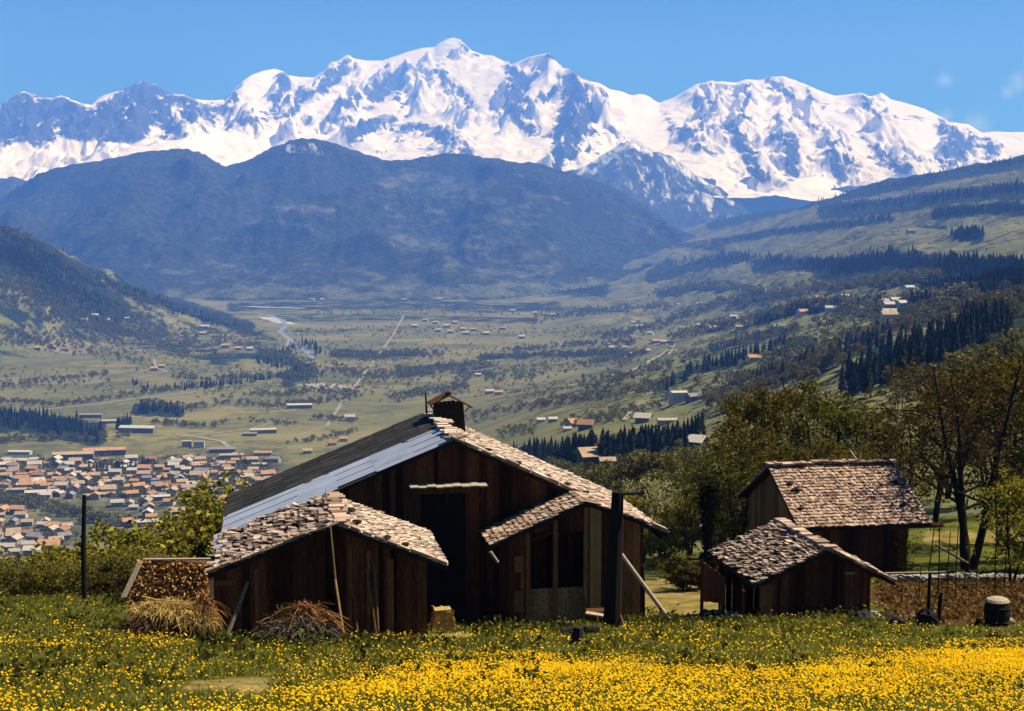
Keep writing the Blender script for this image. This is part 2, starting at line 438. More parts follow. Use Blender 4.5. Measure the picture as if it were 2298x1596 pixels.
def hill_z(X, Y):
    t = X / Y
    L = np.array([[*at(*a)] for a in HILLS]); lt = L[:, 0] / L[:, 1]
    yc = np.interp(t, lt, L[:, 1]); sc = np.interp(t, lt, L[:, 2] / L[:, 1])
    foot = 7300 + 500 * np.sin(t * 17)
    f = np.clip((Y - foot) / (yc - foot), 0, 1)
    f2 = f ** 1.12
    z = V0 - 40 + (sc * yc - V0 + 40) * (f2 * .85 + .15 * sstep(0, 1, f))
    for l in HSUB:
        h = tent(X, Y, l, .42, 250); d = h - z
        z = np.where(d > 60, h, np.where(d < -60, z, z + (d + 60) ** 2 / 240))
    z = np.where(Y > yc, sc * Y - (Y - yc) * .35, z)
    near = np.exp(-((Y - yc) / 500) ** 2)
    amp = np.clip(f * 3, 0, 1) * (1 - .93 * near)
    z = z + (ridged(X / 1300, Y / 1300, 5, 61) - .9) * 190 * amp + fbm(X / 320, Y / 320, 4, 66) * 50 * amp
    cap = np.where(Y < yc - 30, (sc - .0012) * Y, 1e9)
    return np.minimum(z, cap) + fbm(X / 75, Y / 75, 3, 68) * 16 * np.clip(f * 2, 0, 1)
CLEAR = [([(380,655),(700,656),(1100,652),(1350,640)],20,.72),([(560,625),(900,618),(1250,610)],26,.5),([(420,630),(640,632)],16,.5),([(840,430),(960,420),(1080,430),(1180,450)],30,.42),([(980,480),(1100,490),(1250,470)],30,.36),([(580,500),(700,480),(780,500)],26,.34),([(880,570),(1050,570),(1200,545)],36,.42),([(420,600),(600,610),(760,600)],26,.40),([(500,640),(800,650),(1050,630)],18,.5),([(610,465),(680,470),(740,475)],12,.8),([(480,540),(560,530)],10,.5),([(860,415),(940,395),(1010,405)],12,.8),([(960,435),(1060,440),(1130,455)],8,.7),([(1150,395),(1180,400)],5,.7),([(890,380),(930,378)],4,.7),
 ([(1040,470),(1060,480)],10,.8),([(870,470),(900,500)],14,.6),([(1090,500),(1150,510)],18,.5),([(960,470),(1000,480)],8,.6),([(1200,435),(1300,460)],8,.6),([(900,540),(1000,550),(1100,560)],24,.55),([(1080,590),(1200,570),(1250,560)],14,.5),
 ([(330,600),(420,610),(520,625),(600,640)],10,.6),([(520,580),(600,570)],12,.5),([(160,560),(175,575)],8,.8),([(880,480),(880,560),(900,620)],16,.5),([(740,610),(800,640),(1000,640)],14,.6),([(60,520),(80,560)],8,.5),([(640,500),(700,510)],10,.4),([(560,640),(700,655),(860,640)],10,.7),([(1350,470),(1420,490),(1460,520)],10,.5)]
def hill_attr(X, Y, Z):
    PX, PY = pxpy(X, Y, Z)
    return {'clear': stroke(PX, PY, CLEAR), 'snowy': stroke(PX, PY, [([(690,330),(720,345),(650,335)],14,.8),([(730,335),(790,352)],8,.6)])}
def hill_mat():
    m, nt, out = new_mat('forested_slopes')
    v = vec(nt)
    fo = ramp(nt, noise(nt, v, 1 / 45, 5, .75), [(.010,.016,.014),(.045,.055,.032),(.10,.10,.05)], .38, .68)
    fo = mixc(nt, mth(nt, 'MULTIPLY', mth(nt, 'ADD', noise(nt, v, 1 / 600, 4, .6), -.42), 3, True), fo, (.035, .044, .022))
    c = node(nt, 'ShaderNodeAttribute', attribute_name='clear'); s = node(nt, 'ShaderNodeAttribute', attribute_name='snowy')
    vs = vec(nt, (1 / 160, 1 / 320, 1 / 60))
    cf = mth(nt, 'MULTIPLY', mth(nt, 'ADD', mth(nt, 'ADD', mth(nt, 'MULTIPLY', c.outputs['Fac'], .55), mth(nt, 'MULTIPLY', noise(nt, vs, 1, 6, .75), 1.7)), -1.10), 4, True)
    cf = mth(nt, 'MULTIPLY', cf, mth(nt, 'MULTIPLY', c.outputs['Fac'], 4, True))
    fo = mixc(nt, cf, fo, (.15, .155, .085))
    sf = mth(nt, 'MULTIPLY', mth(nt, 'ADD', mth(nt, 'ADD', mth(nt, 'MULTIPLY', s.outputs['Fac'], .5), noise(nt, vec(nt, (1/60,1/200,1/200)), 1, 4, .7)), -.88), 8, True)
    fo = mixc(nt, sf, fo, (.6, .6, .6))
    p = node(nt, 'ShaderNodeBsdfPrincipled'); p.inputs['Roughness'].default_value = 1; p.inputs['Specular IOR Level'].default_value = 0
    nt.links.new(fo, p.inputs['Base Color'])
    b = node(nt, 'ShaderNodeBump'); b.inputs['Strength'].default_value = 1.0; b.inputs['Distance'].default_value = 45
    nt.links.new(noise(nt, v, 1 / 30, 4, .75), b.inputs['Height']); nt.links.new(b.outputs[0], p.inputs['Normal'])
    nt.links.new(p.outputs[0], out.inputs[0])
    return m
HM = hill_mat()
sheet('wooded_hill', T_COLS[10:], np.linspace(7000, 13800, 300), hill_z, HM, hill_attr)

# ---- dark foothills below the snow: left corner ridge, the pyramid, the belt under the snow on the right
FOOT = [[(-700,250,14500),(-200,330,14000),(0,388,13800),(50,405,13600),(90,430,13400),(200,500,12800)],
 [(1180,440,15500),(1250,392,16000),(1310,372,16200),(1370,338,16300),(1420,317,16200),(1470,340,16000),(1530,378,15700),(1600,424,15400),(1650,470,15000)],
 [(1420,317,16200),(1400,380,15000),(1360,450,14000)],[(1420,317,16200),(1480,390,15000),(1500,460,14200)],
 [(1640,445,15600),(1700,427,15800),(1760,416,16000),(1850,424,15900),(1930,414,15900),(2000,402,15900),(2060,405,15800),(2120,400,15700),(2300,390,15500),(2700,380,15500)]]
def foot_z(X, Y):
    z = np.full(X.shape, -600.)
    for i, l in enumerate(FOOT):
        z = np.maximum(z, tent(X, Y, l, .62 if i == 1 else .5, 30))
    d = np.clip((16600 - Y) / 3000, 0, 1)
    return z + (ridged(X / 600, Y / 900, 5, 71) - 1.0) * 90 * np.clip(.35 + d, 0, 1) 
def foot_mat():
    m, nt, out = new_mat('foothill_slopes')
    v = vec(nt)
    fo = ramp(nt, noise(nt, v, 1 / 70, 5, .75), [(.014,.02,.022),(.05,.055,.05),(.075,.075,.06)], .35, .75)
    s = node(nt, 'ShaderNodeAttribute', attribute_name='snowy')
    vr = vec(nt, (1 / 90, 1 / 420, 1 / 260))
    sf = mth(nt, 'MULTIPLY', mth(nt, 'ADD', mth(nt, 'ADD', mth(nt, 'MULTIPLY', s.outputs['Fac'], .42), mth(nt, 'MULTIPLY', noise(nt, vr, 1, 6, .75, .5), 1.5)), -1.02), 5, True)
    sf = mth(nt, 'MULTIPLY', sf, mth(nt, 'MULTIPLY', s.outputs['Fac'], 6, True))
    fo = mixc(nt, sf, fo, (.72, .71, .70))
    p = node(nt, 'ShaderNodeBsdfPrincipled'); p.inputs['Roughness'].default_value = 1; p.inputs['Specular IOR Level'].default_value = 0
    nt.links.new(fo, p.inputs['Base Color'])
    b = node(nt, 'ShaderNodeBump'); b.inputs['Strength'].default_value = 1.0; b.inputs['Distance'].default_value = 30
    nt.links.new(noise(nt, v, 1 / 60, 5, .7), b.inputs['Height']); nt.links.new(b.outputs[0], p.inputs['Normal'])
    nt.links.new(p.outputs[0], out.inputs[0])
    return m
def foot_attr(X, Y, Z):
    PX, PY = pxpy(X, Y, Z)
    return {'snowy': np.clip(stroke(PX, PY, [([(1330,360),(1380,335),(1420,325)],10,1),([(1330,385),(1375,350)],10,.9),([(1420,325),(1500,360),(1580,412),(1640,455)],9,1),([(1480,390),(1560,430)],12,.5),([(1420,420),(1480,400)],10,.45),([(1590,480),(1640,490)],14,.6),([(1440,370),(1400,360)],14,.6),([(1420,340),(1395,390),(1480,410),(1570,450)],42,.62),([(1300,380),(1350,370)],16,.7)]), 0, 1)}
sheet('foothill', T_COLS, np.linspace(12500, 17200, 210), foot_z, foot_mat(), foot_attr)
# ================================================================ the snow massif
CREST = [(-900,330),(-400,280),(-120,235),(0,236),(12,226),(22,219),(34,212),(51,206),(73,209),(88,216),(102,218),(118,221),(128,216),(139,214),(150,218),(160,223),(179,231),(192,233),(204,236),(219,221.6),(232,214),(248,209),(262,205),(273,203),(285,196),(292,193),(298,192),(303,189),(309,183),(316,177),(321,181),(325,183),(332,189),(340,187),(350,190),(358,197),(365,200),(383,210),(400,211),(419,214),(432,219),(445,223),(474,225),(503,223),(510,216),(518,207),(540,185),(562,169),(591,158),(616,154),(635,160),(649,169),(675,173),(704,174),(716,166),(726,159),(737,145),(746,139),(755,138),(766,132),(776,127),(781,124),(788,129),(796,132),(821,136),(857,136),(876,130),(916,116),(945,108),(974,106),(983,99),(989,95),(1000,89),(1014,84),(1033,88),(1044,99),(1056,112),(1070,118),(1084,123),(1106,125),(1124,134),(1134,138),(1140,136),(1147,144),(1156,142),(1164,138),(1186,128),(1211,122),(1222,120),(1230,117),(1235,121),(1240,125),(1252,140),(1266,152),(1278,153),(1288,158),(1300,169),(1310,178),(1346,187),(1368,200),(1394,205),(1416,214),(1432,211),(1445,212),(1457,217),(1470,227),(1478,231),(1495,225),(1512,219),(1553,194),(1560,189),(1585,183),(1600,180),(1608,183),(1617,182),(1650,186),(1662,182),(1674,178),(1703,180),(1727,172),(1755,171),(1776,178),(1808,190),(1845,206),(1873,215),(1918,210),(1926,206),(1934,208),(1950,217),(1968,213),(1976,207),(1984,212),(1999,223),(2031,231),(2072,243),(2112,263),(2132,273),(2150,276),(2173,279),(2188,289),(2201,298),(2216,297),(2234,295),(2265,297),(2297,296),(2400,310),(2600,330),(2900,370)]
_CY = ([-900,0,318,430,500,616,780,1014,1146,1230,1310,1478,1620,1755,2000,2297,2900], [19500,20000,20000,20600,22000,24000,25000,25500,24000,22300,21300,21800,22000,22300,22000,22000,21500])
def cy(px): return np.interp(px, *_CY)
_cpx = np.array([c[0] for c in CREST], float); _cpy = np.array([c[1] for c in CREST], float)
SUB = [ # (points (px,py,Y), side slope)
 ([(1040,112,25200),(960,128,24200),(905,146,23000),(870,170,22000),(840,196,21200),(800,230,20300),(745,258,19400),(690,280,18700),(630,300,18000)],.62),
 ([(905,146,23000),(935,190,21800),(945,225,21000)],.7),([(960,150,23600),(1000,180,22500),(1030,225,21200),(1065,262,20000)],.7),
 ([(770,316,17400),(820,285,18000),(868,262,18300),(930,270,18100),(985,292,17700),(1020,318,17200),(1050,345,16600)],.75),
 ([(1230,119,22300),(1195,140,22000),(1165,165,21600),(1150,200,20900),(1145,240,20100),(1160,280,19300)],.75),
 ([(1266,152,21900),(1240,185,21200),(1215,225,20400),(1200,260,19600)],.75),
 ([(1300,169,21500),(1300,205,20700),(1295,250,19800),(1285,300,18700),(1262,345,17500),(1245,385,16700)],.8),
 ([(1312,178,21300),(1330,215,20500),(1345,255,19700),(1380,290,18600),(1420,317,17400)],.75),
 ([(1585,183,22000),(1600,230,21000),(1585,260,20200),(1550,295,19300)],.6),([(1674,178,22100),(1668,240,20900),(1660,300,19600),(1680,355,18300),(1705,398,17300)],.65),
 ([(1617,182,22000),(1612,250,20600),(1600,310,19000)],.6),
 ([(1755,171,22300),(1775,215,21500),(1820,252,20700),(1868,308,19400),(1880,360,18200),(1900,400,17300)],.6),([(1755,225,21500),(1750,300,19700),(1770,370,18000)],.7),
 ([(1930,206,22000),(1945,245,21200),(1966,275,20400),(1995,330,19200),(2040,388,17800)],.65),([(2132,273,21800),(2145,305,20800),(2125,345,19300),(2080,385,17900)],.65),([(2132,273,21800),(2200,320,20300),(2260,350,19200)],.6),
 ([(51,206,20000),(40,250,19300),(60,290,18600),(95,330,17700)],.85),([(139,214,20000),(130,260,19200),(95,300,18400)],.85),([(160,223,20000),(180,265,19200),(160,310,18200)],.85),
 ([(316,177,20000),(290,215,19400),(250,265,18600),(190,320,17600)],.85),([(316,177,20000),(330,230,19200),(300,290,18200),(270,320,17500)],.85),([(350,190,20000),(385,240,19200),(400,290,18200)],.85),
 ([(419,214,20500),(425,250,19700),(445,300,18600)],.8),([(503,223,22000),(520,262,20900),(560,285,19900)],.5),
 ([(649,169,24000),(632,195,23300),(620,225,22500),(660,250,21500)],.75),([(755,138,24900),(742,175,23900),(700,210,22900)],.75),([(780,125,25000),(765,165,24000),(790,200,23000)],.6)]
_spx = np.linspace(-900, 2900, 761)
_kk = np.exp(-(np.arange(-40, 41) / 14.) ** 2 / 2); _kk /= _kk.sum()
_spy = np.convolve(np.pad(np.interp(_spx, _cpx, _cpy), 40, mode='edge'), _kk, 'valid')
def seat(line, lift=15.):
    """put the points of a rib at the distance where the smooth face lies a little below them"""
    out = []
    for px, py, _ in line:
        c = float(np.interp(px, _spx, _spy)); yc = float(np.interp(px, *_CY))
        q = np.clip(1 - (py + lift - c) / (495 - c), 0.02, 1.0); Y = 14500 + (q ** (1 / .78)) * (yc - 14500)
        out.append((px, py, float(min(Y, yc - 40))))
    return out
def mount_z(X, Y):
    t = X / Y
    ct, cs = rays(_cpx, _cpy)
    s_c = np.interp(t, ct, cs); pxm = np.interp(t, ct, _cpx); yc = np.interp(pxm, *_CY)
    Y0 = 14500.
    f = np.clip((Y - Y0) / (yc - Y0), 0, 1)
    pcr = slope_py(s_c)
    wcr = f ** 7; pcr = pcr * wcr + np.interp(pxm, _spx, _spy) * (1 - wcr)
    f = f + .05 * fbm(X / 2600, Y / 2600, 2, 77) * np.sin(np.pi * f)
    row = pcr + (495 - pcr) * (1 - np.clip(f, 0, 1) ** .78)
    vv = -(row - CY) / CAM_F
    z = (-SP + vv * CP) / (CP + vv * SP) * Y
    sub = np.full(X.shape, -1e9)
    for l, k in SUB: sub = np.maximum(sub, tent(X, Y, seat(l), k * 1.45, 20))
    d = sub - z
    z = np.where(d > 70, sub, np.where(d < -70, z, z + (d + 70) ** 2 / 280))
    rel = sstep(-260, 60, d)                     # close to ribs: rough rock
    left = sstep(.0, -.12, t - px2t(560))
    rough = np.clip(.20 + .95 * rel + .55 * left, 0, 1.3)
    near = np.exp(-((Y - yc) / 420) ** 2)
    amp = rough * (1 - .96 * near) * sstep(0, .12, f)
    wx = X + 260 * fbm(X / 1400, Y / 1400, 3, 84); wy = Y + 260 * fbm(X / 1400 + 9, Y / 1400, 3, 85)
    z = z + (ridged(wx / 1150, wy / 1700, 5, 81, .52) - .85) * 235 * amp
    z = z + fbm(wx / 420, wy / 420, 4, 88, .6) * 95 * amp
    z = z + (ridged(wx / 330, wy / 650, 3, 94) - .9) * 60 * amp * (.3 + rel)
    fine = fbm(X / 120, Y / 120, 2, 91) * 16
    z = z + fine * amp
    cap = np.where(Y < yc - 20, (s_c - .0005 - .0025 * np.clip((yc - Y) / 2500, 0, 1)) * Y, 1e9)
    z = np.minimum(z, cap)
    return np.where(Y > yc, s_c * yc - (Y - yc) * .85, z)
ROCK = [([(0,243),(22,222),(60,214),(100,224),(140,220),(180,237)],11,.85),([(285,203),(316,182),(350,196),(400,216),(435,224)],12,.9),([(516,214),(540,192)],7,.8),([(-40,260),(10,270),(60,255),(140,250),(165,265)],34,.8),([(0,310),(60,300),(90,320)],16,.7),([(100,290),(118,318)],13,.8),([(316,190),(290,215),(250,255),(190,300)],26,.85),([(330,210),(325,262),(300,300),(240,315)],26,.8),([(370,225),(360,262),(390,290)],18,.75),([(400,300),(370,310)],14,.8),([(430,235),(428,262)],14,.75),([(455,250),(500,250)],14,.55),
 ([(528,212),(512,226)],6,.9),([(631,172),(640,195),(618,225)],12,1),([(682,205),(672,220)],11,.9),([(702,205),(725,190),(751,168)],12,1),([(762,152),(775,145)],9,.8),([(545,270),(600,268),(625,258)],8,.8),([(640,247),(670,243)],6,.7),([(693,273),(740,255),(776,238)],6,.6),([(560,250),(550,262)],8,.5),([(480,275),(520,290)],10,.5),
 ([(733,190),(777,150)],10,.9),([(839,220),(872,186),(905,152)],15,1),([(888,220),(895,175)],11,.9),([(748,233),(803,220)],6,.7),([(711,262),(785,268)],6,.6),([(820,245),(845,230)],7,.7),([(963,160),(968,190)],6,.5),([(985,155),(1000,170),(1014,190),(1040,218),(1060,236)],13,.65),([(1075,200),(1060,180)],6,.4),([(1095,215),(1110,200)],9,.5),
 ([(790,300),(821,290),(868,266),(930,279),(967,292),(1003,315),(1045,345)],15,.8),([(850,340),(900,330),(952,337),(1000,345)],10,.7),([(910,300),(880,310)],9,.6),([(960,320),(985,335)],10,.6),([(1033,97),(1048,113)],5,1),([(1062,122),(1075,130)],4,.6),
 ([(1142,146),(1160,176),(1160,218),(1153,247),(1166,275)],14,1),([(1197,172),(1190,190)],9,.7),([(1180,165),(1175,210),(1172,240)],9,.7),([(1237,127),(1262,152),(1285,160)],6,.9),([(1281,167),(1259,200),(1222,222)],12,.75),([(1286,190),(1281,240),(1271,284),(1222,300),(1190,290)],18,.9),([(1297,265),(1281,320),(1251,358)],18,.9),([(1313,190),(1316,230),(1330,260)],8,.8),([(1330,300),(1330,340)],14,.6),([(1360,290),(1400,310)],14,.5),([(1300,210),(1310,290)],14,.6),
 ([(1556,194),(1585,184),(1615,183)],4,.9),([(1561,236),(1597,231)],9,.6),([(1496,268),(1512,292),(1542,302)],11,.85),([(1609,222),(1587,255),(1565,284)],5,.7),([(1678,187),(1674,235),(1666,275)],5,.75),([(1642,298),(1666,328),(1690,377),(1707,399)],14,.95),([(1573,324),(1600,345)],8,.6),([(1640,270),(1625,285)],8,.5),
 ([(1723,186),(1763,198),(1772,216)],9,1),([(1812,207),(1850,238)],6,.9),([(1771,252),(1820,280),(1869,310)],5,.8),([(1747,308),(1788,316),(1771,360),(1776,398)],15,.7),([(1861,325),(1870,365),(1890,388)],13,.8),([(1958,350),(1982,373),(2031,388)],12,.85),([(1930,212),(1946,239),(1967,260)],9,.8),([(1982,213),(1994,222)],4,.9),([(2011,263),(2080,272)],5,.7),([(2112,283),(2136,306),(2175,316),(2132,338)],18,.75),([(2213,318),(2240,330)],12,.7),([(1922,293),(1955,325),(1990,350)],5,.7),([(1900,340),(1930,370)],8,.5),([(2120,365),(2160,350)],10,.6),([(1830,340),(1815,380)],9,.5)]
SNOW = [([(30,345),(100,345),(180,335),(260,340),(330,335)],20,.9),([(120,305),(150,330)],14,.5),([(340,330),(420,335),(480,320)],12,.8),([(450,330),(520,340)],18,.7),([(820,235),(900,238),(980,240),(1060,250)],11,.9),([(1080,260),(1000,260),(930,245)],12,.9),([(1060,280),(1100,310),(1160,345),(1220,375)],22,.9),([(900,330),(930,315)],12,1),([(1200,310),(1230,280),(1180,270)],12,.5),([(1380,240),(1420,290),(1480,330),(1560,390),(1640,425)],17,1),([(1640,385),(1650,350),(1670,410),(1655,425)],14,1),([(1730,220),(1800,270),(1880,330)],18,.7),([(1690,200),(1690,300)],9,.6),([(1890,230),(2000,300),(2080,340)],14,.8),([(1800,400),(1880,400)],9,.9),([(2160,290),(2290,310)],10,.5),([(880,190),(950,200)],5,.4),([(1330,230),(1350,290),(1370,310)],8,.8)]
def mount_attr(X, Y, Z):
    PX, PY = pxpy(X, Y, Z)
    PXw = PX + 17 * fbm(X / 420, Y / 420, 4, 101, .65); PYw = PY + 17 * fbm(X / 420 + 5, Y / 420, 4, 103, .65)
    gy = np.gradient(Z, axis=0) / np.gradient(Y, axis=0)
    gx = np.gradient(Z, axis=1) / np.maximum(np.gradient(X, axis=1), 1e-3)
    sl = np.hypot(gx, gy)
    rk = stroke(PXw, PYw, ROCK); sn = stroke(PXw, PYw, SNOW)
    v = .36 * sstep(.5, 1.25, sl) + .70 * rk - .62 * sn * (1 - .5 * rk)
    v = v + .22 * sstep(560, 100, PX) * sstep(335, 300, PY) * sstep(-20, 20, PX + 900) * sstep(0.5, 1.1, sl)
    return {'rock': v}
def mount_mat():
    m, nt, out = new_mat('snow_and_rock')
    v = vec(nt)
    a = node(nt, 'ShaderNodeAttribute', attribute_name='rock')
    vst = vec(nt, (1 / 130, 1 / 420, 1 / 420))
    n1 = noise(nt, vst, 1, 6, .72, .6); n2 = noise(nt, v, 1 / 210, 6, .72)
    nn = mth(nt, 'ADD', mth(nt, 'MULTIPLY', n1, .6), mth(nt, 'MULTIPLY', n2, .4))
    rf = mth(nt, 'MULTIPLY', mth(nt, 'ADD', mth(nt, 'ADD', mth(nt, 'MULTIPLY', a.outputs['Fac'], .60), mth(nt, 'MULTIPLY', nn, 2.0)), -1.26), 6, True)
    rock = ramp(nt, noise(nt, v, 1 / 120, 5, .7), [(.018,.02,.026),(.05,.048,.05),(.11,.095,.085)], .3, .72)
    snow = ramp(nt, noise(nt, v, 1 / 700, 4, .6), [(.76,.67,.60),(.84,.74,.68)], .3, .7)
    p = node(nt, 'ShaderNodeBsdfPrincipled'); p.inputs['Roughness'].default_value = .9; p.inputs['Specular IOR Level'].default_value = .05
    nt.links.new(mixc(nt, rf, snow, rock), p.inputs['Base Color'])
    b = node(nt, 'ShaderNodeBump'); b.inputs['Strength'].default_value = .9; b.inputs['Distance'].default_value = 42
    h = mth(nt, 'ADD', mth(nt, 'MULTIPLY', noise(nt, v, 1 / 90, 5, .7), mth(nt, 'ADD', mth(nt, 'MULTIPLY', rf, 1.1), .35)), mth(nt, 'MULTIPLY', noise(nt, v, 1 / 330, 4, .6), .5))
    nt.links.new(h, b.inputs['Height']); nt.links.new(b.outputs[0], p.inputs['Normal'])
    nt.links.new(p.outputs[0], out.inputs[0])
    return m
TM = np.concatenate([np.linspace(-.62, -.39, 50)[:-1], np.linspace(-.39, .39, 880), np.linspace(.39, .6, 50)[1:]])
sheet('snow_mountains', TM, np.concatenate([np.linspace(15200, 25900, 430), np.linspace(26000, 27500, 8)]), mount_z, mount_mat(), mount_attr)
# ================================================================ near meadow
DIRT = [([(1445,1340),(1560,1330),(1665,1335)],36,1),([(1540,1378),(1645,1380)],18,1),([(1480,1302),(1600,1300)],10,.7),([(430,1545),(520,1538),(600,1530)],17,.66),([(975,1425),(1050,1424)],7,.8),
        ([(2080,1205),(2200,1205),(2320,1212)],14,.8),([(2050,1240),(2100,1225)],8,.5)]
SOIL = [([(1975,1335),(2100,1335),(2560,1330)],30,1),([(2010,1372),(2150,1385),(2560,1362)],24,1)]
def near_attrs(X, Y, Z):
    PX, PY = pxpy(X, Y, Z)
    PX = PX + 34 * fbm(X / 1.1, Y / 1.1, 3, 201); PY = PY + 15 * fbm(X / 1.1 + 4, Y / 1.1, 3, 203)
    return {'dirt': stroke(PX, PY, DIRT), 'soil': stroke(PX, PY, SOIL)}
def meadow_mat():
    m, nt, out = new_mat('meadow_turf')
    v = vec(nt)
    g = ramp(nt, noise(nt, v, 1.7, 6, .7), [(.05,.06,.013),(.10,.11,.024),(.16,.15,.032)], .3, .7)
    g = mixc(nt, mth(nt, 'MULTIPLY', mth(nt, 'SUBTRACT', noise(nt, v, .22, 3), .45), 2.5, True), g, (.07,.068,.012))
    d = node(nt, 'ShaderNodeAttribute', attribute_name='dirt'); s = node(nt, 'ShaderNodeAttribute', attribute_name='soil')
    n = noise(nt, v, 2.2, 5, .7)
    df = mth(nt, 'MULTIPLY', mth(nt, 'ADD', mth(nt, 'ADD', d.outputs['Fac'], mth(nt, 'MULTIPLY', n, .7)), -.72), 4, True)
    sf = mth(nt, 'MULTIPLY', mth(nt, 'ADD', mth(nt, 'ADD', s.outputs['Fac'], mth(nt, 'MULTIPLY', n, .7)), -.72), 4, True)
    g = mixc(nt, df, g, ramp(nt, noise(nt, v, .9, 6, .7), [(.10,.085,.022),(.21,.16,.05),(.34,.26,.11)], .3, .7))
    g = mixc(nt, sf, g, ramp(nt, noise(nt, v, 3.5, 6, .75), [(.02,.012,.006),(.075,.042,.018),(.15,.085,.03)], .3, .72))
    p = node(nt, 'ShaderNodeBsdfPrincipled'); p.inputs['Roughness'].default_value = 1; p.inputs['Specular IOR Level'].default_value = 0
    nt.links.new(g, p.inputs['Base Color'])
    b = node(nt, 'ShaderNodeBump'); b.inputs['Strength'].default_value = .9; b.inputs['Distance'].default_value = .12
    nt.links.new(noise(nt, v, 4, 6, .75), b.inputs['Height']); nt.links.new(b.outputs[0], p.inputs['Normal'])
    nt.links.new(p.outputs[0], out.inputs[0])
    return m
sheet('meadow_ground', T_COLS, np.concatenate([np.linspace(5, 38, 130)[:-1], np.linspace(38, 70, 230)[:-1], np.linspace(70, 92, 60)]), zterr, meadow_mat(), near_attrs)

# ---- keep-out footprints for grass (filled while building)
FOOT_RECTS = []
def keep_out(P, half_e, depth, front=0.0): FOOT_RECTS.append((Vector(P), half_e, depth, front))
def inside_rects(X, Y):
    m = np.zeros(X.shape, bool)
    for P, he, dp, fr in FOOT_RECTS:
        dx = X - P.x; dy = Y - P.y
        u = dx * AX_E.x + dy * AX_E.y; v = dx * AX_D.x + dy * AX_D.y
        m |= (np.abs(u) < he) & (v > -fr) & (v < dp)
    return m

# ================================================================ materials of the farm
WOOD = M('weathered_dark_boards', [(0.037,0.014,0.007),(0.084,0.032,0.014),(0.151,0.059,0.025)], 5, (6,6,.6), island=.8, bump=.6, rough=.95, spec=.05)
WOOD2 = M('brown_boards', [(0.100,0.044,0.015),(0.200,0.092,0.033),(0.300,0.149,0.055)], 5, (6,6,.6), island=.45, bump=.5, rough=.95, spec=.05)
PALEWOOD = M('bare_pale_wood', [(.22,.17,.11),(.34,.28,.2),(.42,.37,.29)], 6, (3,3,3), bump=.3, spec=.05)
GREYWOOD = M('grey_pole_wood', [(.10,.085,.065),(.2,.17,.13),(.27,.23,.18)], 6, (3,3,3), bump=.3, spec=.05)
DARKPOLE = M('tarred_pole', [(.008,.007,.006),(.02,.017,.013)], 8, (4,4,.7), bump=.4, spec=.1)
SHINGLE = M('weathered_roof_slabs', [(0.275,0.204,0.156),(0.419,0.318,0.246),(0.529,0.408,0.312)], 4, (1,1,1), island=.38, bump=.4, spec=.1, icol=[(.11,.092,.08),(0.199,0.142,0.111),(0.386,0.294,0.226),(0.507,0.366,0.271),(0.352,0.285,0.238),(0.573,0.446,0.344)])
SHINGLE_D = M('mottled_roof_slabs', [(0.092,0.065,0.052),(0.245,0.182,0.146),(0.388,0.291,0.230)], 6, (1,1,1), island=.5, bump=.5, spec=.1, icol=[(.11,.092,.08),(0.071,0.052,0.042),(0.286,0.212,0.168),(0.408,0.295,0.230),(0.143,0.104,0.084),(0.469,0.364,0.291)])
SHINGLE_P = M('pinkish_roof_shingles', [(0.231,0.153,0.110),(0.338,0.232,0.169),(0.409,0.288,0.213)], 4, (1,1,1), island=.38, bump=.4, spec=.1, icol=[(.11,.092,.08),(0.169,0.109,0.076),(0.329,0.224,0.163),(0.400,0.269,0.189),(0.285,0.206,0.166),(0.437,0.315,0.233)])
DECK = M('roof_underlay', [(.012,.010,.008),(.03,.025,.02)], 3)
STONE = M('dark_stone', [(.012,.012,.013),(.03,.029,.03)], 3, bump=.6)
PALESTONE = M('pale_field_stone', [(.15,.135,.11),(.28,.26,.22),(.38,.35,.3)], 3, bump=.6)
def corr_mat(name, cols, spec):
    m = M(name, cols, .9, (1,1,1), rough=.55, spec=spec, island=.09, lo=.25, hi=.75)
    return m
METAL = corr_mat('bare_sheet_metal', [(.20,.19,.22),(.25,.28,.36),(.28,.31,.39),(.30,.33,.41)], .2)
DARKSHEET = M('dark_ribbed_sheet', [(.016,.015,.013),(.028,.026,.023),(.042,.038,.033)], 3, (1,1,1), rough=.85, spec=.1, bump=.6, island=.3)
STRAW = M('dry_straw', [(0.288,0.184,0.050),(0.456,0.310,0.094),(0.576,0.437,0.165)], 4, island=.4)
TWIG = M('dead_brushwood', [(.02,.012,.007),(.06,.036,.02),(.13,.075,.04)], 3, island=.6)
TWIG_R = M('reddish_dry_twigs', [(.13,.055,.018),(.26,.12,.04),(.32,.17,.06)], 3, island=.4)
LEAFLITTER = M('brown_dead_leaves', [(0.182,0.091,0.028),(0.446,0.237,0.070),(0.729,0.419,0.125)], 5, island=.5)

# ================================================================ building helpers
def plank_wall(mb, P, Q, topf, botf, w=.21, th=.03, seed=0, gap=.012):
    r = random.Random(seed); P = Vector(P); Q = Vector(Q)
    dv = (Q - P); dv.z = 0; L = dv.length; dv.normalize(); n = Vector((dv.y, -dv.x, 0))
    s = 0
    while s < L - .02:
        ww = min(w * r.uniform(.7, 1.35), L - s)
        a = P + dv * s; b = P + dv * (s + ww - gap); o = n * r.uniform(-.014, .014)
        t0, t1 = topf(s), topf(s + ww - gap); b0, b1 = botf(a.x, a.y), botf(b.x, b.y)
        if t0 > b0 + .02 and t1 > b1 + .02:
            q = [a + o + n * th, b + o + n * th, b + o, a + o]
            zb = [b0, b1, b1, b0]; zt = [t0, t1, t1, t0]
            mb.hexa([Vector((k.x, k.y, z)) for k, z in zip(q, zb)] + [Vector((k.x, k.y, z)) for k, z in zip(q, zt)])
        s += ww
def gbot(x, y): return gz(x, y) - .35
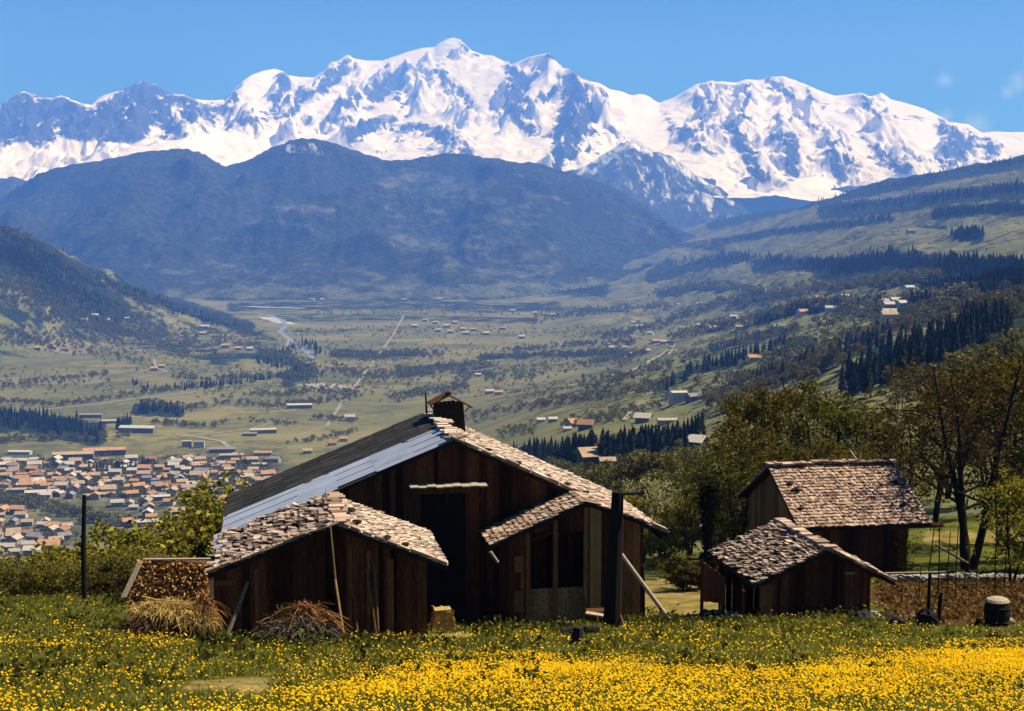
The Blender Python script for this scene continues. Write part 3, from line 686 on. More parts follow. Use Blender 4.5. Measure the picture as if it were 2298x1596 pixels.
def shingles(mb, A, B, C, Dd, rows, cols, th=.04, jit=.35, seed=0, lift=.02, miss=0, over=.5):
    """A,B ridge ends; C,D eave ends below B,A. rows from ridge to eave."""
    r = random.Random(seed); n = (B - A).cross(Dd - A).normalized()
    if n.z < 0: n = -n
    def P(u, v): return (A * (1 - u) + B * u) * (1 - v) + (Dd * (1 - u) + C * u) * v
    for i in range(rows - 1, -1, -1):
        off = r.uniform(-.5, .5); u = off / cols - .5 / cols
        while u < 1:
            du = (1 / cols) * r.uniform(1 - jit, 1 + jit); u0 = max(0, u); u1 = min(1, u + du * .91); u += du
            if u1 - u0 < .25 / cols or r.random() < miss: continue
            v0 = max(0, (i - over) / rows); v1 = (i + 1 + r.uniform(-.28, .28) * jit * 1.5) / rows
            l0 = lift + th * r.uniform(.1, .5); l1 = lift + th * r.uniform(1.0, 1.9 + jit); l1b = l1 + th * r.uniform(-.5, .5) * jit * 2
            q = [P(u0, v1) + n * l1, P(u1, v1 + r.uniform(-.1, .1) * jit / rows) + n * l1b, P(u1, v0) + n * l0, P(u0, v0) + n * l0]
            mb.hexa([k - n * th * .8 for k in q] + q)
def roof_stone(p, sz, label, seed):
    mb = MB(); mb.rock(p + Vector((0, 0, sz * .3)), sz, sz * .85, sz * .55, seed, 8, 5)
    o = mb.build('roof_stone', STONE, None, p)
    return tag(o, label, 'stone', 'stones weighing down the roofs')
def pole(name, pts, r0, r1, mat, label, cat, group=None):
    mb = MB(); mb.tube(pts, r0, r1, 8); o = mb.build(name, mat, None, pts[0])
    return tag(o, label, cat, group)

# ================================================================ the large barn
A = at(1019, 989, 50); Lf = plane_hit(496, 1211, A, AX_D); Rf = plane_hit(1498, 1199, A, AX_D)
DEP = 8.5; dB = AX_D * DEP
def zroof(P, drop=.14):                  # underside of the roof above a point
    u = (P - A).dot(AX_E); uL = (Lf - A).dot(AX_E); uR = (Rf - A).dot(AX_E)
    return (A.z + (Lf.z - A.z) * u / uL if u < 0 else A.z + (Rf.z - A.z) * u / uR) - drop
barn = empty('large_barn', (A.x, A.y, gz(A.x, A.y)), 'large dark timber barn with grey sheet strip on its roof and a boarded chimney', 'barn')
keep_out(A + AX_D * .5, 7.0, 8.5)
GB = A + AX_D * .40                      # gable wall plane
def gw(px):                              # point on the gable wall in a picture column
    return plane_hit(px, 1300, GB, AX_D)
wl, wr = gw(530), gw(1441)
def wall_seg(mb, P, Q, seed, topmax=None, bot=gbot, w=.21):
    P = Vector((P.x, P.y, 0)); Q = Vector((Q.x, Q.y, 0)); d = (Q - P).normalized()
    def tf(s):
        z = zroof(P + d * s)
        return min(z, topmax) if topmax is not None else z
    plank_wall(mb, P, Q, tf, bot, w, .03, seed)
d0, d1 = gw(937), gw(1049)               # big doorway
mb = MB(); wall_seg(mb, wl, d0, 1); wall_seg(mb, d1, wr, 2)
dtop = at(990, 1106, 50.4).z
wall_seg(mb, d0, d1, 3, None, lambda x, y: dtop)
lb, rb = wl + AX_D * 7.4, wr + AX_D * 7.4
wall_seg(mb, wr, rb, 4); wall_seg(mb, rb, lb, 5); wall_seg(mb, lb, wl, 6)
mb.build('wall', WOOD, barn)
mb = MB()
for P in (d0, d1):
    g = gz(P.x, P.y); mb.obox(Vector((P.x, P.y, g - .3)) - AX_D * .06, AX_E * .09, AX_D * .05, UP * (dtop - g + .4))
mb.obox(Vector(((d0.x + d1.x) / 2, (d0.y + d1.y) / 2, dtop)) - AX_D * .07, AX_E * ((d1 - d0).length / 2 + .2), AX_D * .05, UP * .16)
mb.build('door_frame', WOOD, barn)
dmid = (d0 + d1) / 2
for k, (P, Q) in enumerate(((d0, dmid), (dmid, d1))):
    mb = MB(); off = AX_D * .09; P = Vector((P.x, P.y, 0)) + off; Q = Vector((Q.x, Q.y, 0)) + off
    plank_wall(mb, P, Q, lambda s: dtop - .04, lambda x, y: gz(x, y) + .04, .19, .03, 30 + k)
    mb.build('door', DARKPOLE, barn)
# roof
mb = MB(); th = Vector((0, 0, -.12))
mb.slab([Lf, A, A + dB, Lf + dB], th); mb.slab([A + UP * -.004, Rf, Rf + dB, A + dB + UP * -.004], th)
mb.build('roof_deck', DECK, barn)
def lerp(a, b, u): return a * (1 - u) + b * u
def sheet_roof(mb, a0, a1, b1, b0, nrib, ncross, amp=.012, lift=.03):
    """ribbed sheets running from ridge (a0..a1) down to the eave (b0..b1)"""
    n = (a1 - a0).cross(b0 - a0).normalized(); n = n if n.z > 0 else -n
    V = []; F = []
    m = nrib * 4
    for j in range(ncross + 1):
        for i in range(m + 1):
            h = amp * (1, .6, 0, .6)[i % 4] + lift + (j % 2) * .004
            V.append(lerp(lerp(a0, a1, i / m), lerp(b0, b1, i / m), j / ncross) + n * h)
    for j in range(ncross):
        for i in range(m):
            k = j * (m + 1) + i; F.append((k, k + 1, k + m + 2, k + m + 1))
    mb.add(V, F)
ms = 3.65 / DEP
mb = MB(); shingles(mb, A, A + dB * ms, Lf + dB * (ms + .035), Lf + AX_E * -.05, 3, 3, .006, .03, 61, .035)
mb.build('metal_roof_strip', METAL, barn)
mb = MB(); shingles(mb, A + dB * (ms - .03), A + dB, Lf + dB, Lf + dB * ms, 11, 7, .014, .14, 62, .02)
mb.build('dark_roof', DARKSHEET, barn)
mb = MB(); shingles(mb, A, A + dB, Rf + dB, Rf, 40, 40, .038, .45, 5, .02)
mb.build('slab_roof', SHINGLE, barn)
mb = MB()                                # thick ragged edge slabs and ridge cover
r = random.Random(4)
for k in range(16):
    u = (k + r.uniform(.1, .6)) / 16; P = lerp(A, Rf, u) + AX_D * r.uniform(.05, .25) + UP * .08
    mb.obox(P, (Rf - A).normalized() * r.uniform(.16, .3), AX_D * r.uniform(.12, .3), Vector((.02, 0, r.uniform(.05, .10))))
for k in range(22):
    P = lerp(A, A + dB, (k + .5) / 22) + AX_E * r.uniform(-.05, .25) + UP * r.uniform(.05, .10)
    mb.obox(P, AX_E * r.uniform(.2, .34), AX_D * .2, Vector((.03, 0, .05)))
mb.build('ridge_cover', SHINGLE, barn)
mb = MB(); mb.tube([A + UP * -.2 + AX_D * -.05, A + dB + UP * -.2], .09, .09, 6)
for u in (.33, .66, .97): mb.tube([lerp(A, Lf, u) + UP * -.22 - AX_D * .02, lerp(A, Lf, u) + dB + UP * -.22], .07, .07, 6)
for u in (.33, .66, .97): mb.tube([lerp(A, Rf, u) + UP * -.22 - AX_D * .02, lerp(A, Rf, u) + dB + UP * -.22], .07, .07, 6)
mb.build('purlin', WOOD, barn)
# boarded chimney with its little gable cap
Ych = 56.3; c0 = at(1006, 955, Ych); hw = .58
mb = MB()
cb = Vector((c0.x, c0.y, c0.z - .9)); ctop = at(1006, 903, Ych).z
cs = [AX_E * a * hw + AX_D * b * hw for a, b in ((-1,-1),(1,-1),(1,1),(-1,1))]
for i in range(4):
    p0, p1 = cs[i], cs[(i + 1) % 4]; dd = (p1 - p0).normalized(); nn = Vector((dd.y, -dd.x, 0)); k = 6
    for j in range(k):
        a, b = lerp(p0, p1, j / k), lerp(p0, p1, (j + .94) / k); o = nn * rnd.uniform(0, .02); tz = rnd.uniform(-.03, .02)
        sc = .86
        q = [cb + a * 1.08 + o + nn * .03, cb + b * 1.08 + o + nn * .03, cb + b * 1.08 + o, cb + a * 1.08 + o]
        tt = [Vector((cb.x, cb.y, ctop + tz)) + v * sc + w_ for v, w_ in ((a, nn * .03), (b, nn * .03), (b, nn * 0), (a, nn * 0))]
        mb.hexa(q + tt)
chim = mb.build('chimney', DARKPOLE, barn)
pk = at(1003, 883, Ych); el = at(962, 905, Ych); er = at(1056, 911, Ych)
mb = MB()
for e_ in (el, er): mb.slab([pk - AX_D * .62, pk + AX_D * .62, e_ + AX_D * .62, e_ - AX_D * .62] if e_ is er else [e_ - AX_D * .62, e_ + AX_D * .62, pk + AX_D * .62 - UP * .003, pk - AX_D * .62 - UP * .003], Vector((0, 0, -.05)))
for e_ in (el, er): mb.tube([e_ + UP * .02, Vector((e_.x, e_.y, e_.z - .35)) + (pk - e_) * .25], .03, .03, 5)
mb.obox(pk + UP * .0 - AX_D * .3, AX_E * .09, AX_D * .2, UP * .09)
mb.build('chimney_cap', WOOD, chim)
pole('roof_stick', [at(957, 928, 56.2), at(956, 905, 56.2), at(954.5, 882, 56.2)], .045, .035, DARKPOLE, 'short dark stick upright on the barn ridge left of the chimney', 'stick')
# ledge board over the doorway, lit from above
mb = MB(); lA = at(920, 1094, 49.45); lB = at(1094, 1088, 49.75)
for k in range(9):
    a, b = lerp(lA, lB, k / 9), lerp(lA, lB, (k + .96) / 9); o = UP * rnd.uniform(-.012, .03)
    mb.slab([a - AX_D * .12 + o, b - AX_D * .12 + o, b + AX_D * .5 + o + UP * .03, a + AX_D * .5 + o + UP * .03], Vector((0, 0, -.05)))
mb.build('door_hood', PALEWOOD, barn)
for u in (.05, .5, .95):
    mb = MB(); q = lerp(lA, lB, u); mb.tube([q - UP * .08, q + AX_D * .9 - UP * .7], .045, .045, 5); mb.build('hood_bracket', WOOD, barn)
mb = MB(); mb.obox(at(1255, 1012 + 180, 50.15), AX_E * 1.25 + UP * .42, AX_D * .03, UP * .10); mb.build('batten', WOOD2, barn)
# ---- projecting bay on the right of the gable
Yb = 48.2
Ba = at(1316, 1127, Yb + .5); Bl = plane_hit(1100, 1226, Ba, AX_D); Br = plane_hit(1441, 1171, Ba, AX_D)
bd = AX_D * 2.35
mb = MB(); mb.slab([Bl, Ba, Ba + bd, Bl + bd], th); mb.slab([Ba - UP * .004, Br, Br + bd, Ba + bd - UP * .004], th); mb.build('bay_roof_deck', DECK, barn)
mb = MB(); shingles(mb, Ba, Ba + bd, Bl + bd, Bl, 19, 11, .04, .4, 8, .02, .02); shingles(mb, Ba, Ba + bd, Br + bd, Br, 8, 8, .045, .5, 9, .02)
mb.build('bay_roof', SHINGLE_P, barn)
BW = Ba + AX_D * .22
def bw(px, py=1300): return plane_hit(px, py, BW, AX_D)
def zbay(P): 
    u = (P - Ba).dot(AX_E); uL = (Bl - Ba).dot(AX_E); uR = (Br - Ba).dot(AX_E)
    return (Ba.z + (Bl.z - Ba.z) * u / uL if u < 0 else Ba.z + (Br.z - Ba.z) * u / uR) - .14
def bay_wall(mb, px0, px1, seed, top=None, bot=None, w=.2):
    P, Q = bw(px0), bw(px1); P.z = Q.z = 0; d = (Q - P).normalized()
    def tf(s):
        z = zbay(P + d * s); return z if top is None else min(z, bw(px0, top).z)
    plank_wall(mb, P, Q, tf, gbot if bot is None else (lambda x, y: bw(px0, bot).z), w, .03, seed)
mb = MB(); bay_wall(mb, 1140, 1181, 21); bay_wall(mb, 1181, 1311, 22, None, 1196); bay_wall(mb, 1350, 1388, 23)
P, Q = bw(1140), bw(1140) + AX_D * 2.1; P.z = Q.z = 0
plank_wall(mb, Q, P, lambda s: zbay(P), gbot, .2, .03, 24)
P, Q = bw(1437), bw(1437) + AX_D * 2.1; P.z = Q.z = 0
plank_wall(mb, P, Q, lambda s: zbay(P), gbot, .2, .03, 25)
mb.build('bay_wall', WOOD, barn)
mb = MB(); bay_wall(mb, 1181, 1311, 26, 1322); mb.build('bay_parapet', M('limewashed_brown_boards', [(.10,.065,.03),(.22,.15,.07),(.28,.2,.1)], 4, (2,2,2), island=.3), barn)
mb = MB(); bay_wall(mb, 1388, 1436, 27); mb.build('side_boarding', WOOD2, barn)  # lighter brown than the wall, sunlight on these planks put into the colour
mb = MB(); bay_wall(mb, 1322, 1349, 28, None, None, .28); mb.build('pale_boarding', M('ochre_boards', [(.24,.13,.05),(.36,.21,.085),(.44,.27,.12)], 5, (6,6,.6), island=.3, bump=.4), barn)
mb = MB()
for px in (1183, 1245, 1313): q = bw(px); g = gz(q.x, q.y); mb.obox(Vector((q.x, q.y, g - .3)) - AX_D * .05, AX_E * .08, AX_D * .05, UP * (zbay(q) - g + .25))
mb.build('bay_post', WOOD2, barn)
q = bw(1165, 1250)
mb = MB(); mb.obox(at(1164, 1285, q.y - .12), AX_E * .16, AX_D * .02, UP * .58); mb.obox(at(1172, 1322, q.y - .12), AX_E * .05, AX_D * .03, UP * .55)
o = mb.build('leaning_board', M('orange_wood', [(.15,.055,.02),(.24,.1,.035),(.28,.14,.055)], 5), None, q); tag(o, 'reddish board propped on the bay wall left of its dark opening', 'board')
pole('loose_plank', [at(1100, 1238, Yb - .35), at(1117, 1262, Yb - .3)], .055, .05, PALEWOOD, 'short pale plank end jutting out below the bay roof corner', 'plank')
mb = MB(); mb.obox(at(1163, 1372, q.y - .1), AX_E * .17, AX_D * .12, UP * .75); 
o = mb.build('bench_board', M('worn_brown_wood', [(.09,.05,.022),(.17,.1,.045)], 5), None, at(1163, 1372, q.y)); tag(o, 'upright brown board at the foot of the bay wall', 'board')

# ================================================================ small shed in front, left
S = at(755, 1179, 41); Sl = plane_hit(466, 1290, S, AX_D); Sr = plane_hit(1005, 1272, S, AX_D); sd = AX_D * 5.0
shed = empty('front_shed', (S.x, S.y, gz(S.x, S.y)), 'low dark plank shed with two stone slab roof slopes standing before the large barn', 'shed')
keep_out(S, 3.1, 5.2, -.1)
mb = MB(); mb.slab([Sl, S, S + sd, Sl + sd], th); mb.slab([S - UP * .004, Sr, Sr + sd, S + sd - UP * .004], th); mb.build('roof_deck', DECK, shed)
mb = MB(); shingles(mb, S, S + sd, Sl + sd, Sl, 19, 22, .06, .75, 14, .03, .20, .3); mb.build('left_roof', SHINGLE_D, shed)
mb = MB(); shingles(mb, S, S + sd, Sr + sd, Sr, 24, 26, .04, .45, 15, .02, .02); mb.build('right_roof', SHINGLE, shed)
mb = MB(); r = random.Random(9)
for k in range(14):
    P = lerp(S, S + sd, (k + .5) / 14) + AX_E * r.uniform(-.05, .2) + UP * r.uniform(.04, .10)
    mb.obox(P, AX_E * r.uniform(.16, .3), AX_D * .17, Vector((.04, 0, .06)))
for k in range(9):
    P = lerp(S, Sr, (k + .5) / 9) + AX_D * .12 + UP * .06; mb.obox(P, (Sr - S).normalized() * r.uniform(.12, .2), AX_D * r.uniform(.1, .22), UP * r.uniform(.05, .09))
for k in range(12):
    P = lerp(S, Sl, (k + .5) / 12) + AX_D * .12 + UP * .05; mb.obox(P, (S - Sl).normalized() * r.uniform(.12, .2), AX_D * r.uniform(.1, .22), Vector((0, 0, r.uniform(.04, .1))))
mb.build('ridge_cover', SHINGLE_P, shed)
mb = MB(); q0 = lerp(Sl, S, .02) + sd * .42; q1 = lerp(Sl, S, .0) + sd * 1.0; mb.slab([q0 + UP * .12, q0 + AX_E * .5 + UP * .26, q1 + AX_E * .75 + UP * .3, q1 + UP * .12], Vector((0, 0, -.03))); mb.build('eave_sheet', METAL, shed)
SW = S + AX_D * .3
def sw(px, py=1350): return plane_hit(px, py, SW, AX_D)
def zsh(P):
    u = (P - S).dot(AX_E); uL = (Sl - S).dot(AX_E); uR = (Sr - S).dot(AX_E)
    return (S.z + (Sl.z - S.z) * u / uL if u < 0 else S.z + (Sr.z - S.z) * u / uR) - .14
mb = MB()
P, Q = sw(482), sw(958); P.z = Q.z = 0; d = (Q - P).normalized()
plank_wall(mb, P, Q, lambda s: zsh(P + d * s), gbot, .2, .03, 41)
Pb, Qb = P + AX_D * 4.4, Q + AX_D * 4.4
plank_wall(mb, Q, Qb, lambda s: zsh(Q), gbot, .2, .03, 42); plank_wall(mb, Pb, P, lambda s: zsh(P), gbot, .2, .03, 43); plank_wall(mb, Qb, Pb, lambda s: zsh(Qb - d * s - AX_D * 4.4), gbot, .22, .03, 44)
mb.build('wall', WOOD, shed)
for a, b in ((868, 884), (822, 832), (783, 790), (572, 582)):
    mb = MB(); P, Q = sw(a), sw(b); P.z = Q.z = 0; P -= AX_D * .045; Q -= AX_D * .045; dd = (Q - P).normalized()
    plank_wall(mb, P, Q, lambda s: zsh(P + dd * s) - .3, gbot, .3, .025, 50 + a); mb.build('cover_board', WOOD2, shed)
mb = MB(); q = sw(505, 1313); mb.obox(q - AX_D * .06, AX_E * .3, AX_D * .02, UP * .16); mb.build('window_board', M('faded_board', [(.10,.065,.03),(.16,.10,.05)], 5), shed)
pole('leaning_pole', [ground(772, 1432) - AX_D * .5 + UP * -.05, at(752, 1300, 40.75), at(741, 1183, 40.7)], .04, .03, M('ochre_pole', [(.18,.11,.04),(.28,.18,.07)], 5), 'long thin ochre pole leaning on the front shed gable up to its ridge', 'pole', 'poles and planks leaning on the front shed')
for (x0, y0, x1, y1, rr, mt, lb) in ((506, 1416, 556, 1304, .075, GREYWOOD, 'grey plank leaning steeply on the left part of the front shed wall'), (801, 1430, 786, 1290, .03, WOOD2, 'thin brown stake leaning on the shed wall right of the long ochre pole'),
        (842, 1432, 822, 1275, .045, WOOD2, 'brown stake leaning on the shed wall, between two other stakes'), (846, 1430, 838, 1262, .04, M('tan_pole', [(.12,.07,.03),(.2,.12,.05)], 5), 'tan stake close to the right end of the shed front')):
    g0 = sw(x0, y0) - AX_D * .55; g0.z = gz(g0.x, g0.y) - .03; g1 = sw(x1, y1) - AX_D * .06
    pole('leaning_pole', [g0, lerp(g0, g1, .5) + AX_E * .02, g1], rr, rr * .8, mt, lb, 'pole', 'poles and planks leaning on the front shed')
pole('roof_stick', [at(738, 1180, 41.2), at(735, 1140, 44), at(731, 1098, 46)], .03, .02, GREYWOOD, 'thin grey stick lying up the front shed ridge and poking above it', 'stick')
# pale straw bale in the gap
g = ground(995, 1420); g.y += .0
mb = MB()
for i in range(520):
    a = rnd.uniform(0, 1); b = rnd.uniform(0, 1); w0 = .46 - .16 * a
    p = g + AX_E * rnd.uniform(-w0, w0) + AX_D * rnd.uniform(.0, .5) + UP * (a * .82 - .05); v_ = Vector((rnd.uniform(-.12, .12), rnd.uniform(-.1, .05), rnd.uniform(-.2, .05)))
    mb.tube([p, p + v_], .012, .006, 3, False)
mb.hexa([g + AX_E * -.42 + UP * -.1, g + AX_E * .42 + UP * -.1, g + AX_E * .42 + AX_D * .5 + UP * -.1, g + AX_E * -.42 + AX_D * .5 + UP * -.1, g + AX_E * -.28 + UP * .74, g + AX_E * .26 + UP * .76, g + AX_E * .26 + AX_D * .45 + UP * .76, g + AX_E * -.28 + AX_D * .45 + UP * .74])
o = mb.build('straw_bale', STRAW, None, g); tag(o, 'upright straw bale in the gap between front shed and large barn', 'bale')

# ================================================================ small open shed, right
K = at(1858, 1237, 47); Kl = plane_hit(1694, 1314, K, AX_D); Kr = plane_hit(2008, 1307, K, AX_D); kd = AX_D * 5.0
ks = empty('open_shed', (K.x, K.y, gz(K.x, K.y)), 'small open-sided shed with a rough two-slope shingle roof at the yard edge', 'shed')
keep_out(K, 2.2, 5.0, -.2)
mb = MB(); mb.slab([Kl, K, K + kd, Kl + kd], th); mb.slab([K - UP * .004, Kr, Kr + kd, K + kd - UP * .004], th); mb.build('roof_deck', DECK, ks)
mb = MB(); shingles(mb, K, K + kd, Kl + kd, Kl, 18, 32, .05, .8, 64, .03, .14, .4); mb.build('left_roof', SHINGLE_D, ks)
mb = MB(); shingles(mb, K, K + kd, Kr + kd, Kr, 9, 14, .055, .5, 65, .02, .02)
r = random.Random(12)
for k in range(15):
    P = lerp(K, K + kd, (k + .5) / 15) + AX_E * r.uniform(.0, .15) + UP * r.uniform(.04, .12); mb.obox(P, AX_E * r.uniform(.15, .28), AX_D * .17, Vector((.05, 0, .07)))
for k in range(10):
    P = lerp(K, Kr, (k + .5) / 10) + AX_D * .1 + UP * .05; mb.obox(P, (Kr - K).normalized() * .2, AX_D * r.uniform(.1, .25), UP * r.uniform(.05, .1))
mb.build('right_roof', SHINGLE_P, ks)
KW = K + AX_D * .35
def kw(px, py=1340): return plane_hit(px, py, KW, AX_D)
def zk(P):
    u = (P - K).dot(AX_E); uL = (Kl - K).dot(AX_E); uR = (Kr - K).dot(AX_E)
    return (K.z + (Kl.z - K.z) * u / uL if u < 0 else K.z + (Kr.z - K.z) * u / uR) - .14
mb = MB(); P, Q = kw(1702), kw(1946); P.z = Q.z = 0; d = (Q - P).normalized()
plank_wall(mb, P, Q, lambda s: zk(P + d * s), gbot, .17, .03, 71)
Qb = Q + AX_D * 4.3; plank_wall(mb, Q, Qb, lambda s: zk(Q), gbot, .2, .03, 72)
Pb = P + AX_D * 4.3; plank_wall(mb, Qb, Pb, lambda s: zk(Qb - d * s - AX_D * 4.3), gbot, .2, .03, 73)
P2 = kw(1668); P2.z = 0; g0 = gz(P2.x, P2.y)
plank_wall(mb, P2, P, lambda s: g0 + .22, gbot, .17, .03, 74)
mb.build('wall', WOOD, ks)
mb = MB(); P3 = P2 + AX_D * 4.6; plank_wall(mb, P3, P2 + AX_D * 2.0, lambda s: zk(P2) - .02, lambda x, y: gz(x, y) + .5, .2, .03, 75); mb.build('side_boarding', M('reddish_boards', [(.06,.022,.01),(.11,.045,.02),(.15,.07,.03)], 5, (6,6,.6), island=.4, bump=.4), ks)
for P_ in (P2, Q + AX_E * .03, P3):
    mb = MB(); g1 = gz(P_.x, P_.y); mb.tube([Vector((P_.x, P_.y, g1 - .3)), Vector((P_.x, P_.y, zk(P_) + .02))], .07, .06, 7); mb.build('post', WOOD, ks)
mb = MB(); P4, Q4 = kw(1703), kw(1731); P4.z = Q4.z = 0; P4 -= AX_D * .05; Q4 -= AX_D * .05; plank_wall(mb, P4, Q4, lambda s: zk(P4) - .05, gbot, .22, .03, 76); mb.build('corner_boarding', WOOD2, ks)
mb = MB(); c = at(1906, 1287, KW.y - .05); mb.obox(c, AX_E * .15, AX_D * .1, UP * .05); o = mb.build('bird_box', PALEWOOD, ks)

# ================================================================ larger barn behind it
Fl = at(1790, 1187, 62); Fr = Vector((Fl.x, Fl.y, Fl.z)) + AX_E * 6.35; rise = 2.05; run = 4.0
Rl = Fl + AX_D * run + UP * rise; Rr = Fr + AX_D * run + UP * rise
Rl.z = at(1716, 1049, 65.6).z; Rr.z = Rl.z
Bl2 = Fl + AX_D * 8.2; Br2 = Fr + AX_D * 8.2
back = empty('shingled_barn', ((Fl + Fr).x / 2, Fl.y + 1, gz((Fl + Fr).x / 2, Fl.y)), 'brown timber barn with a broad pinkish shingle roof slope, behind the open shed', 'barn')
keep_out((Fl + Fr) / 2, 3.3, 8.2)
mb = MB(); mb.slab([Fl, Fr, Rr, Rl], th); mb.slab([Rl - UP * .004, Rr - UP * .004, Br2, Bl2], th); mb.build('roof_deck', DECK, back)
mb = MB(); shingles(mb, Rl, Rr, Fr, Fl, 21, 56, .05, .35, 81, .02, .015); mb.build('front_roof', SHINGLE_P, back)
mb = MB(); shingles(mb, Rl, Rr, Br2, Bl2, 14, 26, .05, .4, 82, .02); mb.build('rear_roof', SHINGLE_P, back)
mb = MB(); r = random.Random(13)
for k in range(20):
    P = lerp(Rl, Rr, (k + .5) / 20) + UP * r.uniform(.06, .14) + AX_D * r.uniform(-.1, .1); mb.obox(P, AX_E * r.uniform(.13, .19), AX_D * .28, Vector((0, 0, .07)))
mb.build('ridge_cover', SHINGLE_P, back)
mb = MB(); p = lerp(Rl, Rr, .69) + UP * .12 - AX_D * .35; mb.tube([p, p + AX_D * .75 + UP * .42 - AX_E * .1], .045, .045, 6); mb.tube([p + AX_E * .02, p + AX_D * .1 + UP * .5 + AX_E * .14], .04, .04, 6)
mb.build('ridge_brace', PALEWOOD, back)
w0 = Fl + AX_D * .55 + AX_E * .45; w1 = Fr + AX_D * .55 - AX_E * .95; w0.z = w1.z = 0
w2 = w1 + AX_D * 7.1; w3 = w0 + AX_D * 7.1
def zb(P):
    v = (P - Fl).dot(AX_D); zr = Rl.z
    return (Fl.z + (zr - Fl.z) * v / run if v < run else zr - (zr - Bl2.z) * (v - run) / (8.2 - run)) - .15
mb = MB(); d = (w1 - w0).normalized()
plank_wall(mb, w0, w1, lambda s: zb(w0), gbot, .22, .03, 91); plank_wall(mb, w1, w2, lambda s: zb(w1 + AX_D * s), gbot, .22, .03, 92)
plank_wall(mb, w2, w3, lambda s: zb(w3), gbot, .22, .03, 93); mb.build('wall', WOOD, back)
mb = MB(); plank_wall(mb, w3, w0, lambda s: zb(w3 - AX_D * s), gbot, .22, .03, 94); mb.build('gable_wall', WOOD2, back)
mb = MB(); mb.tube([Fr + AX_D * .5 - UP * .2 - AX_E * 2, Fr + AX_D * .5 - UP * .2 + AX_E * .75], .09, .09, 6); mb.build('eave_beam', WOOD, back)
pb = at(2099, 1222, 61.5); pe = on(2170, 61.2); ptop = at(2171, 1264, 61.2)
o = pole('slanting_rail', [pb, ptop], .06, .06, GREYWOOD, 'slanting grey rail running from the shingled barn corner down to a post', 'rail')
o = pole('fence_post', [pe - UP * .3, Vector((pe.x, pe.y, ptop.z))], .085, .08, DARKPOLE, 'short thick dark post carrying the slanting rail beside the shingled barn', 'post')
# ivy on the corner
r_ = np.random.default_rng(5); n = 260
c = w1 - AX_E * .15 - AX_D * .12
V = np.stack([c.x + r_.normal(0, .2, n), c.y + r_.normal(0, .06, n), gz(c.x, c.y) + .2 + r_.uniform(0, 1.75, n)], -1)
def cards(P, size, rg, flat=0.):
    P = np.asarray(P); n = len(P); sz = size * rg.uniform(.6, 1.4, n)[:, None]
    a = rg.normal(size=(n, 3)); a /= np.linalg.norm(a, axis=1)[:, None]
    b = np.cross(a, rg.normal(size=(n, 3))); b[:, 2] *= 1 - flat; b /= np.linalg.norm(b, axis=1)[:, None]
    V = np.stack([P - a * sz, P + b * sz * .62, P + a * sz, P - b * sz * .62], 1).reshape(-1, 3)
    return V, np.arange(4 * n).reshape(n, 4)
V, F = cards(V, .07, r_)
V -= np.array([c.x, c.y, gz(c.x, c.y)])
o = link('ivy', mesh_np('ivy', V, F, M('yellow_ivy', [(.16,.11,.015),(.25,.18,.03)], 4, leaf=.35, island=.4)), None, (c.x, c.y, gz(c.x, c.y))); tag(o, 'yellowing climber on the right front corner of the shingled barn', 'ivy')
# stones on the roofs
for k, (u, v, s_, lb) in enumerate(((.10,.33,.17,'left of the two dark stones high on the left edge of the shingled barn roof'),(.115,.45,.2,'bigger dark stone below another near the left roof edge of the shingled barn'),(.09,.73,.14,'dark stone low on the left edge of the shingled barn roof'),(.90,.37,.17,'dark stone high on the right edge of the shingled barn roof'),(.86,.73,.17,'dark stone low on the right side of the shingled barn roof'))):
    p = lerp(lerp(Rl, Rr, u), lerp(Fl, Fr, u), v) + UP * .08; roof_stone(p, s_, lb, 300 + k)
for k, u in enumerate((.09, .31, .49, .62, .78, .93)):
    p = lerp(Rl, Rr, u) + UP * .16; roof_stone(p, .11 if k != 5 else .17, ('first','second','third','fourth','fifth','last and biggest')[k] + ' dark stone from the left along the shingled barn ridge', 310 + k)
for k, u in enumerate((.16, .30, .44, .53, .62, .70)):
    p = lerp(A, Rf, u) + AX_D * .45 + UP * .12; roof_stone(p, .13 + .03 * (k > 2), ('topmost','second','third','fourth','fifth','lowest')[k] + ' dark stone down the right roof edge of the large barn', 320 + k)
for k, (u, v) in enumerate(((.12, .35), (.18, .55), (.2, .2), (.45, .04), (.62, .04))):
    p = lerp(S, Sr, u) + sd * v + UP * .12; roof_stone(p, .13, ('first','second','third','fourth','fifth')[k] + ' dark stone from the ridge on the right slope of the front shed', 330 + k)

# ================================================================ posts, props and small things by the barns
g = ground(1372, 1411); r = random.Random(3)
post = empty('utility_post', g, 'thick dark timber post with a cross arm before the large barn bay', 'post')
mb = MB(); ztop = at(1385, 1104, g.y).z; mb.tube([g - UP * .3, lerp(g, Vector((g.x + .12, g.y, ztop)), .5) + AX_E * .02, Vector((g.x + .17, g.y, ztop))], .31, .19, 9); mb.build('pole', DARKPOLE, post)
mb = MB(); a = at(1386, 1109, g.y - .1); b = at(1446, 1107, g.y); mb.tube([a, b], .055, .04, 6); mb.build('cross_arm', DARKPOLE, post)
for q in (b, at(1420, 1107, g.y) + UP * .02):
    mb = MB(); mb.tube([q + UP * .02, q + UP * .12], .045, .03, 7); mb.build('insulator', PALESTONE, post)
mb = MB(); mb.tube([ground(1402, 1411) - UP * .05, at(1380, 1345, g.y + .2)], .04, .035, 6)
o = mb.build('prop', WOOD2, None, ground(1402, 1411)); tag(o, 'short brown prop leaning on the foot of the dark timber post', 'prop')
pole('long_prop', [ground(1507, 1396) - UP * .03, at(1448, 1318, 48.2), at(1391, 1240, 49.0)], .085, .075, PALEWOOD, 'long pale peeled pole propping the right corner of the large barn', 'pole')
